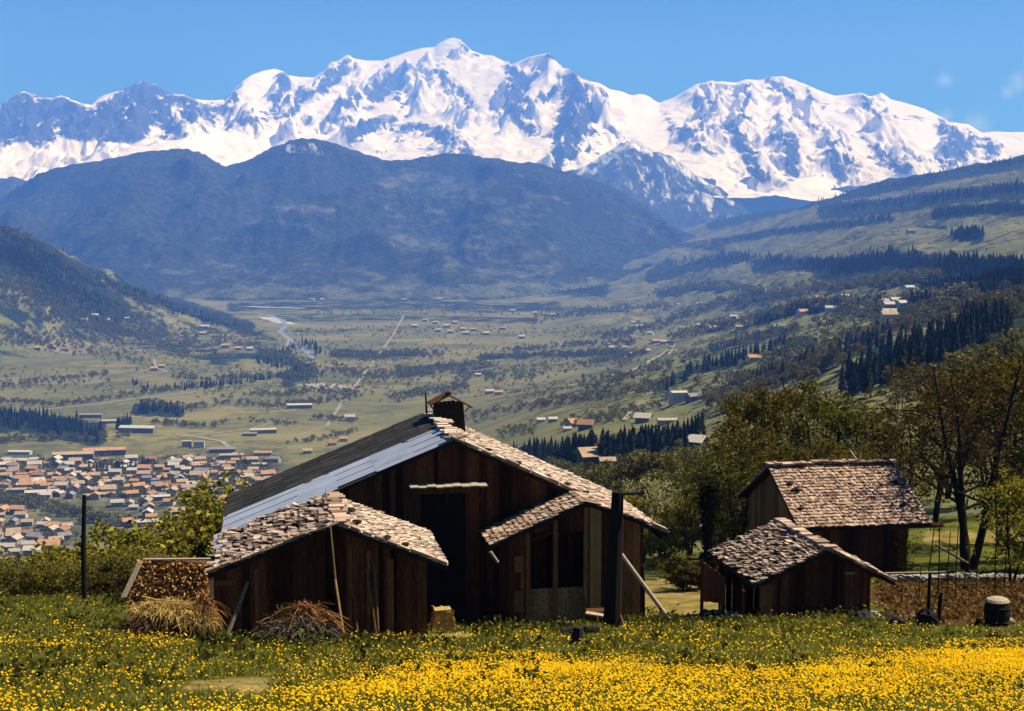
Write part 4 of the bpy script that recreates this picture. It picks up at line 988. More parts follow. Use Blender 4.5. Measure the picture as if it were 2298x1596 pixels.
pole('corner_post', [ground(1444, 1388) - UP * .1, at(1443, 1300, 50.3), at(1441, 1268, 50.3)], .06, .05, DARKPOLE, 'thin dark post at the right corner of the large barn', 'post')
def board(px, py, Y, a, b, th_, yaw, mat, label, name='loose_board', up=.0, tilt=0):
    c = at(px, py, Y); dx = Vector((math.cos(yaw), math.sin(yaw), tilt)); dy = Vector((-math.sin(yaw), math.cos(yaw), .0))
    mb = MB(); mb.obox(c, dx * a, dy * b, UP * th_); o = mb.build(name, mat, None, c); tag(o, label, 'board'); return o
gp = ground(1340, 1405)
board(1337, 1381, gp.y - .2, .34, .16, .06, -.15, PALEWOOD, 'pale board lying on the log beside the thick dark post', tilt=-.12)
board(1314, 1414, gp.y - 1.6, .26, .12, .05, -.1, PALEWOOD, 'small white board on the ground before the thick dark post', tilt=-.1)
mb = MB(); c = ground(1340, 1400) - AX_D * .1; mb.obox(c - UP * .1, AX_E * .4, AX_D * .25, UP * .62); o = mb.build('timber_block', WOOD, None, c); tag(o, 'dark timber block standing left of the thick dark post', 'block')
c = ground(1292, 1448)
st = empty('tree_stump', c, 'black stump standing in the flower meadow', 'stump')
mb = MB(); mb.tube([c - UP * .1, c + UP * .22 + AX_E * .03, c + UP * .5 + AX_E * .07], .22, .13, 9); mb.build('bole', STONE, st)
mb = MB(); mb.tube([c + UP * .05 - AX_E * .1, c - AX_E * .35 + UP * -.06], .08, .04, 7); mb.tube([c + UP * .05, c + AX_E * .3 + UP * -.06], .08, .04, 7); mb.build('root', STONE, st)
c = ground(1300, 1424); mb = MB(); mb.tube([c - AX_E * .55 + UP * .1, c + UP * .16, c + AX_E * .6 + UP * .14], .13, .11, 9); o = mb.build('log', STONE, None, c); tag(o, 'black log lying in the grass just behind the stump', 'log')

# electricity pole on the left
g = on(190, 47.5); mb = MB(); mb.tube([g - UP * .4, Vector((g.x, g.y, (g.z + at(190, 1112, 47.5).z) / 2)), at(189.5, 1111, 47.5)], .095, .07, 9)
o = mb.build('telegraph_pole', DARKPOLE, None, g); tag(o, 'tall thin dark wooden pole standing among the bushes above the town', 'pole')

# stack under pale boards, left of the front shed
g0 = on(282, 45.8); g1 = on(440, 45.0)
zt = at(362, 1269, 45.5).z
stk = empty('brushwood_stack', (g0 + g1) / 2, 'brown brushwood stack framed by pale boards beside the front shed', 'stack')
d = (g1 - g0); d.z = 0; Ls = d.length; d.normalize(); nrm = Vector((-d.y, d.x, 0))
rg = np.random.default_rng(8); n = 6500
u = rg.uniform(0, 1, n); h = rg.uniform(0, 1, n); dep = np.abs(rg.normal(0, .25, n))
base = np.array([[g0.x, g0.y, g0.z]]) + np.outer((u * 1.04 - .02) * Ls, np.array(d)) + np.outer(dep, np.array(nrm))
base[:, :2] += np.outer(h * .85, np.array(nrm)[:2]); base[:, 2] = g0.z + (g1.z - g0.z) * u - .05 + h * (zt - (g0.z + (g1.z - g0.z) * u)) * .98
V, F = cards(base, .062, rg); mid = (g0 + g1) / 2
V -= np.array(mid); link('brushwood', mesh_np('brushwood', V, F, LEAFLITTER), stk)
mb = MB(); mb.hexa([g0 + nrm * .12 - UP * .1, g1 + nrm * .12 - UP * .1, g1 + nrm * 1.7 - UP * .1, g0 + nrm * 1.7 - UP * .1] + [Vector((k.x, k.y, zt - .10)) for k in (g0 + nrm * .98, g1 + nrm * .98, g1 + nrm * 1.7, g0 + nrm * 1.7)]); mb.build('core', TWIG, stk)
mb = MB(); a = at(288, 1271, 45.75); b = at(452, 1270, 45.0); mb.obox((a + b) / 2 - UP * .02 + nrm * 1.02, (b - a) / 2 * 1.05, nrm * .08, UP * .05); mb.build('cover_board', PALEWOOD, stk)
mb = MB(); q = at(277, 1340, 45.5); mb.obox(q, d * .085, nrm * .03, UP * .98 + d * .13 + nrm * .80); mb.build('end_board', PALEWOOD, stk)
mb = MB(); mb.obox(at(447, 1294, 45.2) + nrm * .62, d * .09, nrm * .03, UP * .3 + nrm * .26); mb.build('corner_board', PALEWOOD, stk)

# straw heap over dark brush, left
def strands(c, n, rad, hgt, ln, wid, rg, over=.9, zoff=0):
    """curved dry stalks draped over a dome; ribbon of three quads each"""
    a = rg.uniform(0, 2 * np.pi, n); q = np.sqrt(rg.uniform(0, 1, n))
    x = q * np.cos(a) * rad[0]; y = q * np.sin(a) * rad[1]; z = hgt * np.sqrt(np.clip(1 - q * q * .9, 0, 1)) + zoff
    p = np.stack([x, y, z], -1)
    out = np.stack([np.cos(a) * rad[0], np.sin(a) * rad[1], -hgt * q * 1.3], -1); out /= np.linalg.norm(out, axis=1)[:, None]
    out = out * over + rg.normal(0, .45, (n, 3)); out /= np.linalg.norm(out, axis=1)[:, None]
    L = ln * rg.uniform(.5, 1.3, n)[:, None]
    side = np.cross(out, rg.normal(size=(n, 3))); side /= np.linalg.norm(side, axis=1)[:, None]; side *= wid * rg.uniform(.6, 1.4, n)[:, None]
    P = []
    for k in range(4):
        t = k / 3; c_ = p + out * L * (t - .3) + np.array([0, 0, 1]) * (L * .35 * (t - t * t) * 1.2 - L * .18 * t * t)
        P += [c_ - side * (1 - .7 * t), c_ + side * (1 - .7 * t)]
    V = np.stack(P, 1).reshape(-1, 3); b = (np.arange(n) * 8)[:, None]
    F = np.concatenate([b + np.array([[0, 1, 3, 2]]) + 2 * k for k in range(3)])
    return V + np.array(c), F
def mat_strands(name, parent, base, *a):
    pass
hg = ground(378, 1428); rg = np.random.default_rng(21)
heap = empty('straw_heap', hg, 'mound of yellow straw spilling over dark brush by the front shed', 'heap')
V1, F1 = strands((-.05, .25, .50), 2300, (1.1, .55), .36, .46, .010, rg, .45)
V2, F2 = strands((.62, .1, .22), 1300, (.66, .46), .46, .48, .010, rg, .45)
V = np.concatenate([V1, V2]); F = np.concatenate([F1, F2 + len(V1)])
link('straw', mesh_np('straw', V, F, STRAW), heap)
V1, F1 = strands((-.35, -.12, .0), 1500, (1.0, .5), .52, .5, .014, rg, .4)
link('brush', mesh_np('brush', V1, F1, TWIG), heap)
V1, F1 = strands((1.0, .2, .15), 300, (.3, .3), .85, .8, .012, rg, .9)
link('dry_stalks', mesh_np('dry_stalks', V1, F1, TWIG_R), heap)
mb = MB(); mb.rock(hg + Vector((-.1, .3, .15)), 1.0, .5, .54, 5, 14, 8, .12); mb.rock(hg + Vector((.62, .2, .0)), .58, .42, .5, 6, 12, 7, .12); mb.build('core', TWIG, heap)
pole('loose_stick', [at(318, 1338, hg.y + .1), at(350, 1346, hg.y + .1), at(398, 1350, hg.y + .05)], .022, .015, STRAW, 'long curved straw-coloured stick lying across the top of the straw heap', 'stick')
# brushwood pile before the shed
bg = ground(672, 1446); bp = empty('brushwood_pile', bg, 'dark pile of cut branches with reddish tips before the front shed wall', 'pile')
V1, F1 = strands((0, 0, -.1), 1900, (1.05, .5), .72, .7, .013, rg, .45); link('branches', mesh_np('branches', V1, F1, TWIG), bp)
V1, F1 = strands((.1, .18, .0), 380, (.95, .3), .95, .95, .012, rg, 1.0); link('red_tips', mesh_np('red_tips', V1, F1, TWIG_R), bp)
V1, F1 = strands((0, -.1, -.05), 420, (1.0, .5), .70, .7, .009, rg, .4); link('pale_twigs', mesh_np('pale_twigs', V1, F1, GREYWOOD), bp)
mb = MB(); mb.rock(bg + Vector((0, .2, -.05)), .95, .45, .6, 15, 14, 8, .2); mb.build('core', STONE, bp)

# ================================================================ kitchen garden on the right
wall = MB(); r = random.Random(17)
for k in range(95):
    px = 1990 + k * 6; q = on(px, 60.6 + (px - 2150) * .002); s_ = r.uniform(.13, .24)
    wall.rock(q + Vector((0, r.uniform(-.1, .1), .10 + r.uniform(0, .08))), s_ * 1.35, s_, s_ * .75, 400 + k, 7, 5, .25)
o = wall.build('stone_wall', PALESTONE, None, on(2150, 60.6)); tag(o, 'low wall of pale field stones along the top of the kitchen garden', 'wall')
pole('wall_plank', [on(1985, 60.2) + UP * .36, on(2120, 60.2) + UP * .38], .05, .05, PALEWOOD, 'long pale plank lying before the low stone wall', 'plank')
sticks = [(2082,1395,2086,1285,.07),(2104,1398,2111,1330,.075),(2104,1340,2107,1180,.03),(2126,1335,2132,1190,.025),(2080,1300,2096,1180,.03),(2062,1350,2066,1270,.02),(2143,1345,2150,1180,.025),(2162,1330,2168,1205,.022),(2232,1330,2235,1190,.025),(2252,1322,2262,1180,.025),(2020,1352,2026,1290,.02),(2190,1325,2192,1220,.02)]
ords = ['thick dark stake, left of the pair beside the dark mound','thick dark stake, right of the pair beside the dark mound','thin bean pole just right of the thick stakes','thin bean pole between the barn corner and the post','leaning thin bean pole before the right corner of the barn','short thin bean pole left of the thick stakes','thin bean pole left of the short thick post','thin bean pole just before the short thick post','thin upright bean pole below the three-stemmed tree','leaning thin bean pole at the right end of the garden row','shortest thin bean pole next to the open shed eave','short thin bean pole right of the thick post']
for (x0, y0, x1, y1, rr), lb in zip(sticks, ords):
    g = ground(x0, y0); t_ = at(x1, y1, g.y + .05)
    pole('bean_pole', [g - UP * .1, lerp(g, t_, .5) + AX_E * rnd.uniform(-.04, .04), t_], rr, rr * .7, DARKPOLE, lb, 'pole', 'poles in the kitchen garden')
g = ground(2080, 1404); mb = MB(); mb.rock(g, .42, .36, .52, 77, 12, 8, .15); o = mb.build('compost_mound', DARKPOLE, None, g); tag(o, 'dark conical mound at the foot of the thick garden stakes', 'mound')
g = ground(2236, 1402); bt = empty('water_butt', g, 'round dark barrel with a curved lid coloured as sunlit at the garden edge', 'barrel')
mb = MB()
prof = [(.30,-.1),(.36,.12),(.40,.36),(.38,.6),(.33,.76)]
pts = []
for rr, z in prof:
    for k in range(16): pts.append((g.x + rr * math.cos(k * math.pi / 8), g.y + rr * math.sin(k * math.pi / 8), g.z + z))
fs = [(i * 16 + k, i * 16 + (k + 1) % 16, (i + 1) * 16 + (k + 1) % 16, (i + 1) * 16 + k) for i in range(4) for k in range(16)]
mb.add(pts, fs); mb.build('staves', DARKPOLE, bt)
mb = MB(); mb.rock(g + UP * .76, .37, .37, .13, 3, 16, 6, .02); mb.build('lid', PALEWOOD, bt)  # pale lid colour stands in for sunlight on the barrel top
mb = MB()
for z, rr in ((.14, .372), (.58, .392)): mb.tube([(g.x + rr * math.cos(k * math.pi / 8), g.y + rr * math.sin(k * math.pi / 8), g.z + z) for k in range(17)], .018, .018, 5)
mb.build('hoop', STONE, bt)
for k, (px, py, s_, pale, lb) in enumerate(((1935,1392,.30,0,'largest dark boulder beside the front corner of the open shed'),(1962,1386,.24,1,'pale-topped rock just right of the largest dark boulder'),(1990,1393,.24,0,'dark rock between the pale-topped rock and the garden soil'),(2015,1400,.22,0,'dark rock left of the dark mound'),(2040,1388,.16,1,'small pale rock at the garden edge'),(2262,1398,.18,1,'pale stone leaning beside the round barrel'),
        (1590,1388,.30,0,'flat dark rock at the near edge of the yard'),(1640,1388,.24,1,'pale block beside the post of the open shed'),(1610,1380,.2,1,'pale rounded rock in the sunlit yard'),(1640,1366,.2,1,'pale flat stone behind the yard rocks'))):
    g = ground(px, py); mb = MB(); mb.rock(g + UP * s_ * .25, s_ * 1.3, s_, s_ * .75, 500 + k, 9, 6, .25)
    o = mb.build('boulder', PALESTONE if pale else STONE, None, g); tag(o, lb, 'rock')
pole('overhead_wire', [at(2225, 790, 60), at(2260, 771, 59.6), at(2320, 741, 59)], .012, .012, DARKPOLE, 'thin dark overhead wire crossing the trees at the right', 'wire')
# thin planks lying in the yard
pole('yard_plank', [ground(1648, 1342) + UP * .08, ground(1700, 1336) + UP * .08], .05, .05, PALEWOOD, 'pale plank lying behind the post of the open shed', 'plank')
pole('yard_plank', [ground(1446, 1301) + UP * .08, ground(1475, 1303) + UP * .08], .05, .05, PALEWOOD, 'pale plank lying in the grass right of the large barn', 'plank')

# ================================================================ grass and flowers
def meadow_plants():
    rg = np.random.default_rng(33)
    n = 560000
    Y = np.sqrt(rg.uniform(14.5 ** 2, 66 ** 2, n)); t = rg.uniform(-.58, .58, n); X = t * Y
    keep = rg.uniform(0, 1, n) < np.clip(34 / Y, .30, 1) ** 1.0
    X, Y = X[keep], Y[keep]; Z = zterr(X, Y); PX, PY = pxpy(X, Y, Z)
    at_ = near_attrs(X, Y, Z)
    keep = (np.maximum(at_['dirt'], at_['soil']) < rg.uniform(.05, .55, len(X))) & ~inside_rects(X, Y)
    keep &= ~((X / Y < -.06) & (Y > 58))
    X, Y, Z, PX, PY = [a[keep] for a in (X, Y, Z, PX, PY)]
    n = len(X)
    tuft = fbm(X / 1.6, Y / 1.6, 3, 301)
    h = rg.uniform(.05, .15, n) * (1 + 1.1 * np.clip(tuft, -.4, .6)) * np.where(PY < 1450, 1.0, 1)
    w = rg.uniform(.008, .017, n) * np.clip(Y / 24, .8, 2)
    a = rg.uniform(0, 2 * np.pi, n); lean = rg.normal(0, 1.15, (n, 2)) * h[:, None]
    b0 = np.stack([X - np.cos(a) * w, Y - np.sin(a) * w, Z - .03], -1); b1 = np.stack([X + np.cos(a) * w, Y + np.sin(a) * w, Z - .03], -1)
    tp = np.stack([X + lean[:, 0], Y + lean[:, 1], Z + h], -1)
    V = np.stack([b0, b1, tp], 1).reshape(-1, 3)
    gm = M('meadow_grass', [(.07,.09,.018),(.13,.145,.03),(.20,.19,.04)], .8, leaf=.5, island=.45, icol=[(.03,.055,.025),(.12,.14,.03),(.23,.21,.04),(.14,.16,.04)])
    gme = mesh_np('meadow_grass', V, np.arange(3 * n).reshape(n, 3), gm, True)
    nv = rg.normal(0, .45, (n, 3)); nv[:, 2] = 1; nv /= np.linalg.norm(nv, axis=1)[:, None]
    cn = gme.attributes.new('custom_normal', 'FLOAT_VECTOR', 'POINT'); cn.data.foreach_set('vector', np.repeat(nv, 3, 0).astype(np.float32).ravel())
    o = link('meadow_grass', gme); tag(o, kind='stuff')
    # flowers
    n = 450000
    Y = np.sqrt(rg.uniform(14.5 ** 2, 64 ** 2, n)); t = rg.uniform(-.58, .58, n); X = t * Y; Z = zterr(X, Y); PX, PY = pxpy(X, Y, Z)
    edge = 1596 - 95 * sstep(300, 1500, PX) + 25 * np.sin(PX / 210.) + 22 * fbm(X / 2.2, Y / 2.2, 3, 311)
    dens = 1.0 * sstep(-34, 26, PY - edge) + .065 * sstep(1350, 1470, PY) * (0.2 + 1.8 * np.clip(2.2 * fbm(X / 1.5, Y / 1.5, 3, 315) + .1, 0, 1.2)) + .05 * sstep(1450, 1560, PY) + .008
    dens = dens + .085 * sstep(500, 0, PX) * sstep(1380, 1460, PY) * np.clip(.15 + 2.4 * fbm(X / .9, Y / .9, 2, 317), 0, 1.3)
    at_ = near_attrs(X, Y, Z)
    keep = (rg.uniform(0, 1, n) < dens * np.clip(Y / 34, .5, 1)) & (np.maximum(at_['dirt'], at_['soil']) < rg.uniform(.05, .75, n)) & ~inside_rects(X, Y) & ~((X / Y < -.06) & (Y > 56))
    X, Y, Z = X[keep], Y[keep], Z[keep]; n = len(X)
    r_ = rg.uniform(.010, .022, n) * np.clip(Y / 26, 1, 1.5); hh = rg.uniform(.08, .22, n)
    tilt = rg.normal(0, .35, (n, 2)); ang = np.arange(6) * np.pi / 3
    C = np.stack([X, Y, Z + hh], -1)
    ring = []
    for k in range(6):
        dx = np.cos(ang[k]) * r_; dy = np.sin(ang[k]) * r_
        ring.append(C + np.stack([dx, dy, dx * tilt[:, 0] + dy * tilt[:, 1] - r_ * .35], -1))
    top = C + np.stack([0 * r_, 0 * r_, r_ * .45], -1)
    V = np.stack([top] + ring, 1).reshape(-1, 3); b = (np.arange(n) * 7)[:, None]
    F = np.concatenate([b + np.array([[0, 1 + k, 1 + (k + 1) % 6]]) for k in range(6)])
    fm = M('yellow_petals', [(.78,.40,.004),(.88,.56,.012)], 2, leaf=.25, island=.25)
    o = link('yellow_flowers', mesh_np('yellow_flowers', V, F, fm)); tag(o, kind='stuff')
    print('flowers', n)
meadow_plants()

def garden_growth():
    rg = np.random.default_rng(71); n = 8000
    px = rg.uniform(1965, 2540, n); py = rg.uniform(1300, 1400, n); x, y, z = hit(px, py)
    a = near_attrs(x, y, z)['soil']; k = (a > .35) & ~np.isnan(x); x, y, z = x[k], y[k], z[k]
    row = np.sin(x * 5.2 + y * .8) * .5 + .5
    P = np.stack([x, y, z + rg.uniform(0, .10, len(x)) + .10 * row], -1); V, F = cards(P, .075, rg)
    m = M('dry_garden_growth', [(.05,.028,.010),(.14,.08,.028),(.26,.16,.05)], 2, leaf=.2, island=.5)
    o = link('garden_growth', mesh_np('garden_growth', V, F, m)); tag(o, kind='stuff')
garden_growth()
# ================================================================ trees near the farm
BARK = M('dark_bark', [(.010,.008,.006),(.028,.022,.016),(.05,.04,.03)], 6, (5,5,1), bump=.4, spec=.05)
def leafmat(name, cols, tr=.35): return M(name, cols, 1.1, leaf=tr, island=.45, lo=.25, hi=.75, icol=[tuple(c * .45 for c in cols[0]), cols[1], cols[-1]])
L_OLIVE = leafmat('olive_leaves', [(0.037,0.035,0.009),(0.090,0.074,0.018),(0.175,0.134,0.029)])
L_BROWN = leafmat('bronze_leaves', [(0.028,0.021,0.007),(0.071,0.050,0.014),(0.133,0.091,0.023)])
L_YELLOW = leafmat('yellow_green_leaves', [(0.087,0.086,0.013),(0.205,0.188,0.026),(0.347,0.298,0.042)])
L_GREEN = leafmat('green_leaves', [(0.034,0.041,0.010),(0.082,0.085,0.019),(0.144,0.132,0.028)])
L_BLOSSOM = leafmat('cream_blossom', [(0.156,0.156,0.060),(0.338,0.325,0.168),(0.520,0.494,0.312)])
L_GREYB = leafmat('grey_brown_buds', [(0.079,0.071,0.019),(0.166,0.148,0.038),(0.268,0.235,0.055)])
def tree_geo(seed, H, stems=1, spread=.36, lo=.25, n_leaf=6000, leaf=.10, shape='round', fork=.1, rad=.16, limbs=11, twigs=6):
    r = random.Random(seed); rg = np.random.default_rng(seed); mb = MB(); tips = []
    def limb(p, d, L, r0, r1, nseg, wob, n=5):
        pts = [p]
        for i in range(nseg):
            d = (d + Vector((r.gauss(0, wob), r.gauss(0, wob), r.gauss(0, wob * .6)))).normalized(); p = p + d * (L / nseg); pts.append(p)
        mb.tube(pts, r0, r1, n, False); return pts
    for s in range(stems):
        a = r.uniform(0, 6.28) if stems > 1 else 0; a = a if stems == 1 else 2.1 * s + .4
        tilt = 0 if stems == 1 else fork
        d = Vector((math.cos(a) * tilt, math.sin(a) * tilt, 1)).normalized()
        st = limb(Vector((math.cos(a) * rad * .7 * (stems > 1), math.sin(a) * rad * .7 * (stems > 1), -.2)), d, H * r.uniform(.84, .96), rad, rad * .18, 7, .05, 7)
        for k in range(limbs):
            u = lo + (1 - lo) * (k + r.random()) / limbs; j = min(5, int(u * 6.99)); p = lerp(st[j], st[j + 1], min(1, u * 7 - j)) if j + 1 < len(st) else st[-1]
            aa = k * 2.4 + r.uniform(-.5, .5)
            prof = math.sqrt(max(.05, 1 - ((u - .45) / .62) ** 2)) if shape == 'round' else (1.05 - u * .8 if shape == 'cone' else .55 + .5 * u)
            L = H * spread * prof * r.uniform(.75, 1.2)
            b = limb(p, Vector((math.cos(aa), math.sin(aa), r.uniform(.25, .9))).normalized(), L, rad * .38 * (1 - u * .55), .015, 5, .16)
            for q in range(twigs):
                v = .25 + .75 * (q + r.random()) / twigs; i = min(4, int(v * 4.99)); pp = lerp(b[i], b[i + 1], v * 5 - i if v * 5 - i <= 1 else 1)
                t_ = limb(pp, Vector((r.gauss(0, 1), r.gauss(0, 1), r.gauss(.35, .6))).normalized(), L * r.uniform(.22, .5), .018, .006, 3, .25, 3)
                tips += t_[1:]
            tips += b[3:]
    T = np.array([list(t) for t in tips]); k = rg.integers(0, len(T), n_leaf)
    # uneven clumps: some tips carry far more leaves
    w = rg.gamma(.8, 1, len(T)); w /= w.sum(); k = rg.choice(len(T), n_leaf, p=w)
    P = T[k] + rg.normal(0, H * .022, (n_leaf, 3)); P[:, 2] = np.maximum(P[:, 2], .05)
    V, F = cards(P, leaf, rg)
    return mb, V, F
TEMPL = {}
def template(key, mat, bark=BARK, **kw):
    mb, V, F = tree_geo(**kw)
    tm = bpy.data.meshes.new(key + '_trunk'); tm.from_pydata(mb.v, [], mb.f); tm.materials.append(bark); tm.update()
    TEMPL[key] = (tm, mesh_np(key + '_crown', V, F, mat), kw['H'])
template('olive_a', L_OLIVE, seed=1, H=10, stems=2, fork=.14, spread=.34, n_leaf=8000, leaf=.09)
template('olive_b', L_OLIVE, seed=2, H=10, stems=3, fork=.2, spread=.30, n_leaf=8500, leaf=.09, lo=.18)
template('bronze_a', L_BROWN, seed=3, H=10, stems=3, fork=.17, spread=.33, n_leaf=4000, leaf=.075, lo=.28, rad=.2, limbs=14)
template('bronze_b', L_BROWN, seed=4, H=10, stems=2, fork=.12, spread=.38, n_leaf=4300, leaf=.085, lo=.2)
template('green_a', L_GREEN, seed=5, H=10, stems=2, fork=.15, spread=.36, n_leaf=7500, leaf=.095, lo=.15)
template('yellow_a', L_YELLOW, seed=6, H=6, stems=3, fork=.25, spread=.38, n_leaf=6500, leaf=.085, lo=.1, rad=.09)
template('yellow_b', L_YELLOW, seed=7, H=6, stems=4, fork=.32, spread=.36, n_leaf=7500, leaf=.085, lo=.06, rad=.08)
template('blossom', L_BLOSSOM, seed=8, H=6, stems=2, fork=.2, spread=.40, n_leaf=5200, leaf=.075, lo=.1, rad=.09)
template('shrub_a', L_GREYB, seed=9, H=4, stems=5, fork=.45, spread=.42, n_leaf=6500, leaf=.065, lo=.05, rad=.06, limbs=9)
template('shrub_b', L_YELLOW, seed=10, H=4, stems=5, fork=.5, spread=.42, n_leaf=6500, leaf=.07, lo=.05, rad=.06, limbs=9)
template('shrub_c', L_OLIVE, seed=11, H=4, stems=4, fork=.45, spread=.42, n_leaf=6500, leaf=.07, lo=.05, rad=.06, limbs=9)
template('sapling', L_YELLOW, seed=12, H=5, stems=2, fork=.2, spread=.34, n_leaf=1500, leaf=.07, lo=.2, rad=.07, limbs=10)
def put_tree(key, base, H, label, cat='tree', group=None, rot=0, wide=1.0, name='broadleaf_tree'):
    tm, cm, h0 = TEMPL[key]; s = H / h0
    o = empty(name, base, label, cat, group); o.rotation_euler = (0, 0, rot); o.scale = (s * wide, s * wide, s)
    link('trunk', tm, o); link('crown', cm, o)
    return o
def tree_at(key, px, Y, top, label, wide=1.0, rot=None, name='broadleaf_tree', cat='tree', group=None):
    b = on(px, Y); zt = at(px, top, Y).z
    return put_tree(key, b, max(.8, zt - b.z), label, cat, group, rnd.uniform(0, 6.28) if rot is None else rot, wide, name)
GW = 'trees behind the right-hand barn'
for a in [('bronze_a',2172,66,762,'tall three-stemmed bare-trunked tree right of the shingled barn',1.0,1.0),
    ('olive_a',1690,80,838,'tall thin olive tree left above the shingled barn roof, spiky at its top',.85),('olive_b',1650,76,930,'olive tree overhanging the left gable of the shingled barn',.95),
    ('olive_b',1790,84,842,'olive tree with two spires behind the left half of the shingled roof',.95),('green_a',1870,80,872,'broad green tree behind the middle of the shingled roof',1.1),
    ('olive_a',1950,86,905,'low rounded olive tree behind the right half of the shingled roof',1.15),('bronze_b',2030,84,890,'bronze-leaved tree behind the right end of the shingled ridge',1.0),
    ('bronze_b',2095,90,800,'bronze-leaved tree left behind the three-stemmed tree',.95),('bronze_a',2250,80,770,'tall bronze tree right behind the three-stemmed tree',.9),('olive_b',2345,70,770,'tall olive tree cut by the right edge of the photo',1.0),
    ('bronze_b',2285,92,790,'distant bronze tree highest on the right slope edge',.9),('olive_a',1745,72,985,'small olive tree close above the shingled ridge left end',1.0),('green_a',1590,82,1030,'green tree at the left end of the grove, over the hill meadow',1.0),
    ('olive_b',1840,72,975,'bushy olive tree touching the middle of the shingled ridge',1.1),('olive_a',1920,74,985,'bushy olive tree behind the ridge brace of the shingled barn',1.1),('bronze_b',2010,76,985,'bushy bronze tree beyond the right roof corner',1.1),('green_a',1660,71,1010,'dense green tree close behind the shingled barn gable',1.1),
    ('sapling',2268,60,1050,'small yellow-leaved sapling at the right end of the garden wall',1.0),('yellow_a',2310,64,1060,'yellow-green small tree at the right photo edge above the garden',1.1),
    ('bronze_b',2125,104,842,'brown tree further up the slope, left behind the three-stemmed tree',1.0),('olive_b',2215,98,826,'dark olive tree filling the gap right of the three-stemmed tree',1.0)]:
    tree_at(*a[:5], wide=a[5], rot=a[6] if len(a) > 6 else None, group=GW)
for a in [('blossom',1440,84,1052,'cream-blossoming tree beyond the right eave of the large barn',.95),('yellow_b',1495,86,1108,'yellow-green bush under the right eave of the large barn',1.0),('yellow_a',1545,84,1118,'yellow-green bush left of the dark ivy trunk',1.0),
    ('shrub_b',1468,82,1170,'low yellow bush at the right corner of the large barn',1.1),('yellow_b',1400,84,1085,'yellow-green tree half hidden behind the large barn right roof',1.0),('green_a',1550,88,1062,'green tree above the yellow bushes beside the large barn',.9),
    ('yellow_a',1612,84,1085,'yellow-green bush behind the dark ivy trunk',1.0),('shrub_c',1540,60.5,1240,'low dark spreading shrub in the yard before the ivy trunk',1.5),('shrub_c',1580,61.5,1238,'low dark shrub touching the open shed left roof corner',1.2),('shrub_b',1508,66,1262,'low yellowish shrub beside the yard behind the long prop pole',1.2)]:
    tree_at(*a[:5], wide=a[5], name='bush' if 'bush' in a[4] or 'shrub' in a[4] else 'broadleaf_tree', cat='bush' if 'bush' in a[4] or 'shrub' in a[4] else 'tree', group='bushes between the barns')
# bushes on the left edge of the meadow
LB = [('shrub_a',-20,52,1262,'grey-brown bush at the left edge of the photo, front row'),('shrub_a',48,52.5,1246,'second grey-brown bush from the left edge, front row'),('shrub_b',112,53,1258,'low yellowish bush between grey-brown bushes, front row'),('shrub_a',160,53.5,1240,'grey-brown bush just left of the tall wooden pole'),
      ('shrub_c',238,52,1250,'dark olive bush just right of the tall wooden pole'),('shrub_a',290,53,1222,'grey-brown bush behind the left end of the brushwood stack'),('shrub_b',345,54,1215,'yellowish bush behind the middle of the brushwood stack'),('shrub_c',410,54,1212,'dark olive bush behind the right end of the brushwood stack'),
      ('shrub_b',62,60,1225,'yellow bush in the second row near the left edge'),('shrub_a',130,62,1222,'grey-brown bush in the second row left of the wooden pole'),('shrub_b',215,61,1206,'yellow bush in the second row behind the wooden pole'),
      ('yellow_b',300,66,1166,'wide yellow-green bush before the town, third from the large barn'),('yellow_a',365,68,1152,'tall yellow-green bush before the town, second from the large barn'),('yellow_b',425,70,1150,'tall yellow-green bush before the town, next to the barn trees'),
      ('olive_a',470,70,1118,'dark-stemmed tree near the left eave of the large barn'),('yellow_a',508,72,1100,'yellow-green tree against the left eave of the large barn'),('yellow_b',455,60,1200,'low yellow bush below the left eave of the large barn'),('shrub_b',380,60,1205,'yellow bush directly above the brushwood stack cover'),
      ('shrub_c',185,56,1262,'small dark bush at the foot of the tall wooden pole'),('shrub_a',5,58,1240,'grey-brown bush in the second row at the left edge'),('yellow_b',250,64,1190,'yellow-green bush right behind the tall wooden pole'),('yellow_a',540,76,1090,'yellow-green tree crown peeping over the large barn left eave')]
for k, px, Y, top, lb in LB:
    tree_at(k, px, Y, top, lb, wide=rnd.uniform(1.0, 1.3), name='broadleaf_tree' if 'tree' in lb.split(',')[0] else 'bush', cat='tree' if 'tree' in lb.split(',')[0] else 'bush', group='bushes along the left edge of the meadow')
# ivy-clad trunk
g = on(1590, 60.5); mb = MB(); zt = at(1592, 1082, 60.5).z
iv = empty('dead_tree', g, 'thick dark ivy-clad dead trunk standing left of the shingled barn', 'trunk')
mb.tube([g - UP * .2, lerp(g, Vector((g.x, g.y, zt)), .5) + AX_E * .05, Vector((g.x + .02, g.y, zt - .1))], .30, .24, 9); mb.build('bole', BARK, iv)
rg = np.random.default_rng(4); n = 2600; h = rg.uniform(0, 1, n) ** .8; a = rg.uniform(0, 6.28, n); rr = .30 + .08 * rg.normal(size=n) + .07 * np.sin(h * 9)
V, F = cards(np.stack([np.cos(a) * rr, np.sin(a) * rr, h * (zt - g.z)], -1), .075, rg); link('ivy', mesh_np('ivy', V, F, leafmat('dark_ivy', [(.006,.009,.004),(.014,.018,.006),(.03,.035,.012)])), iv)
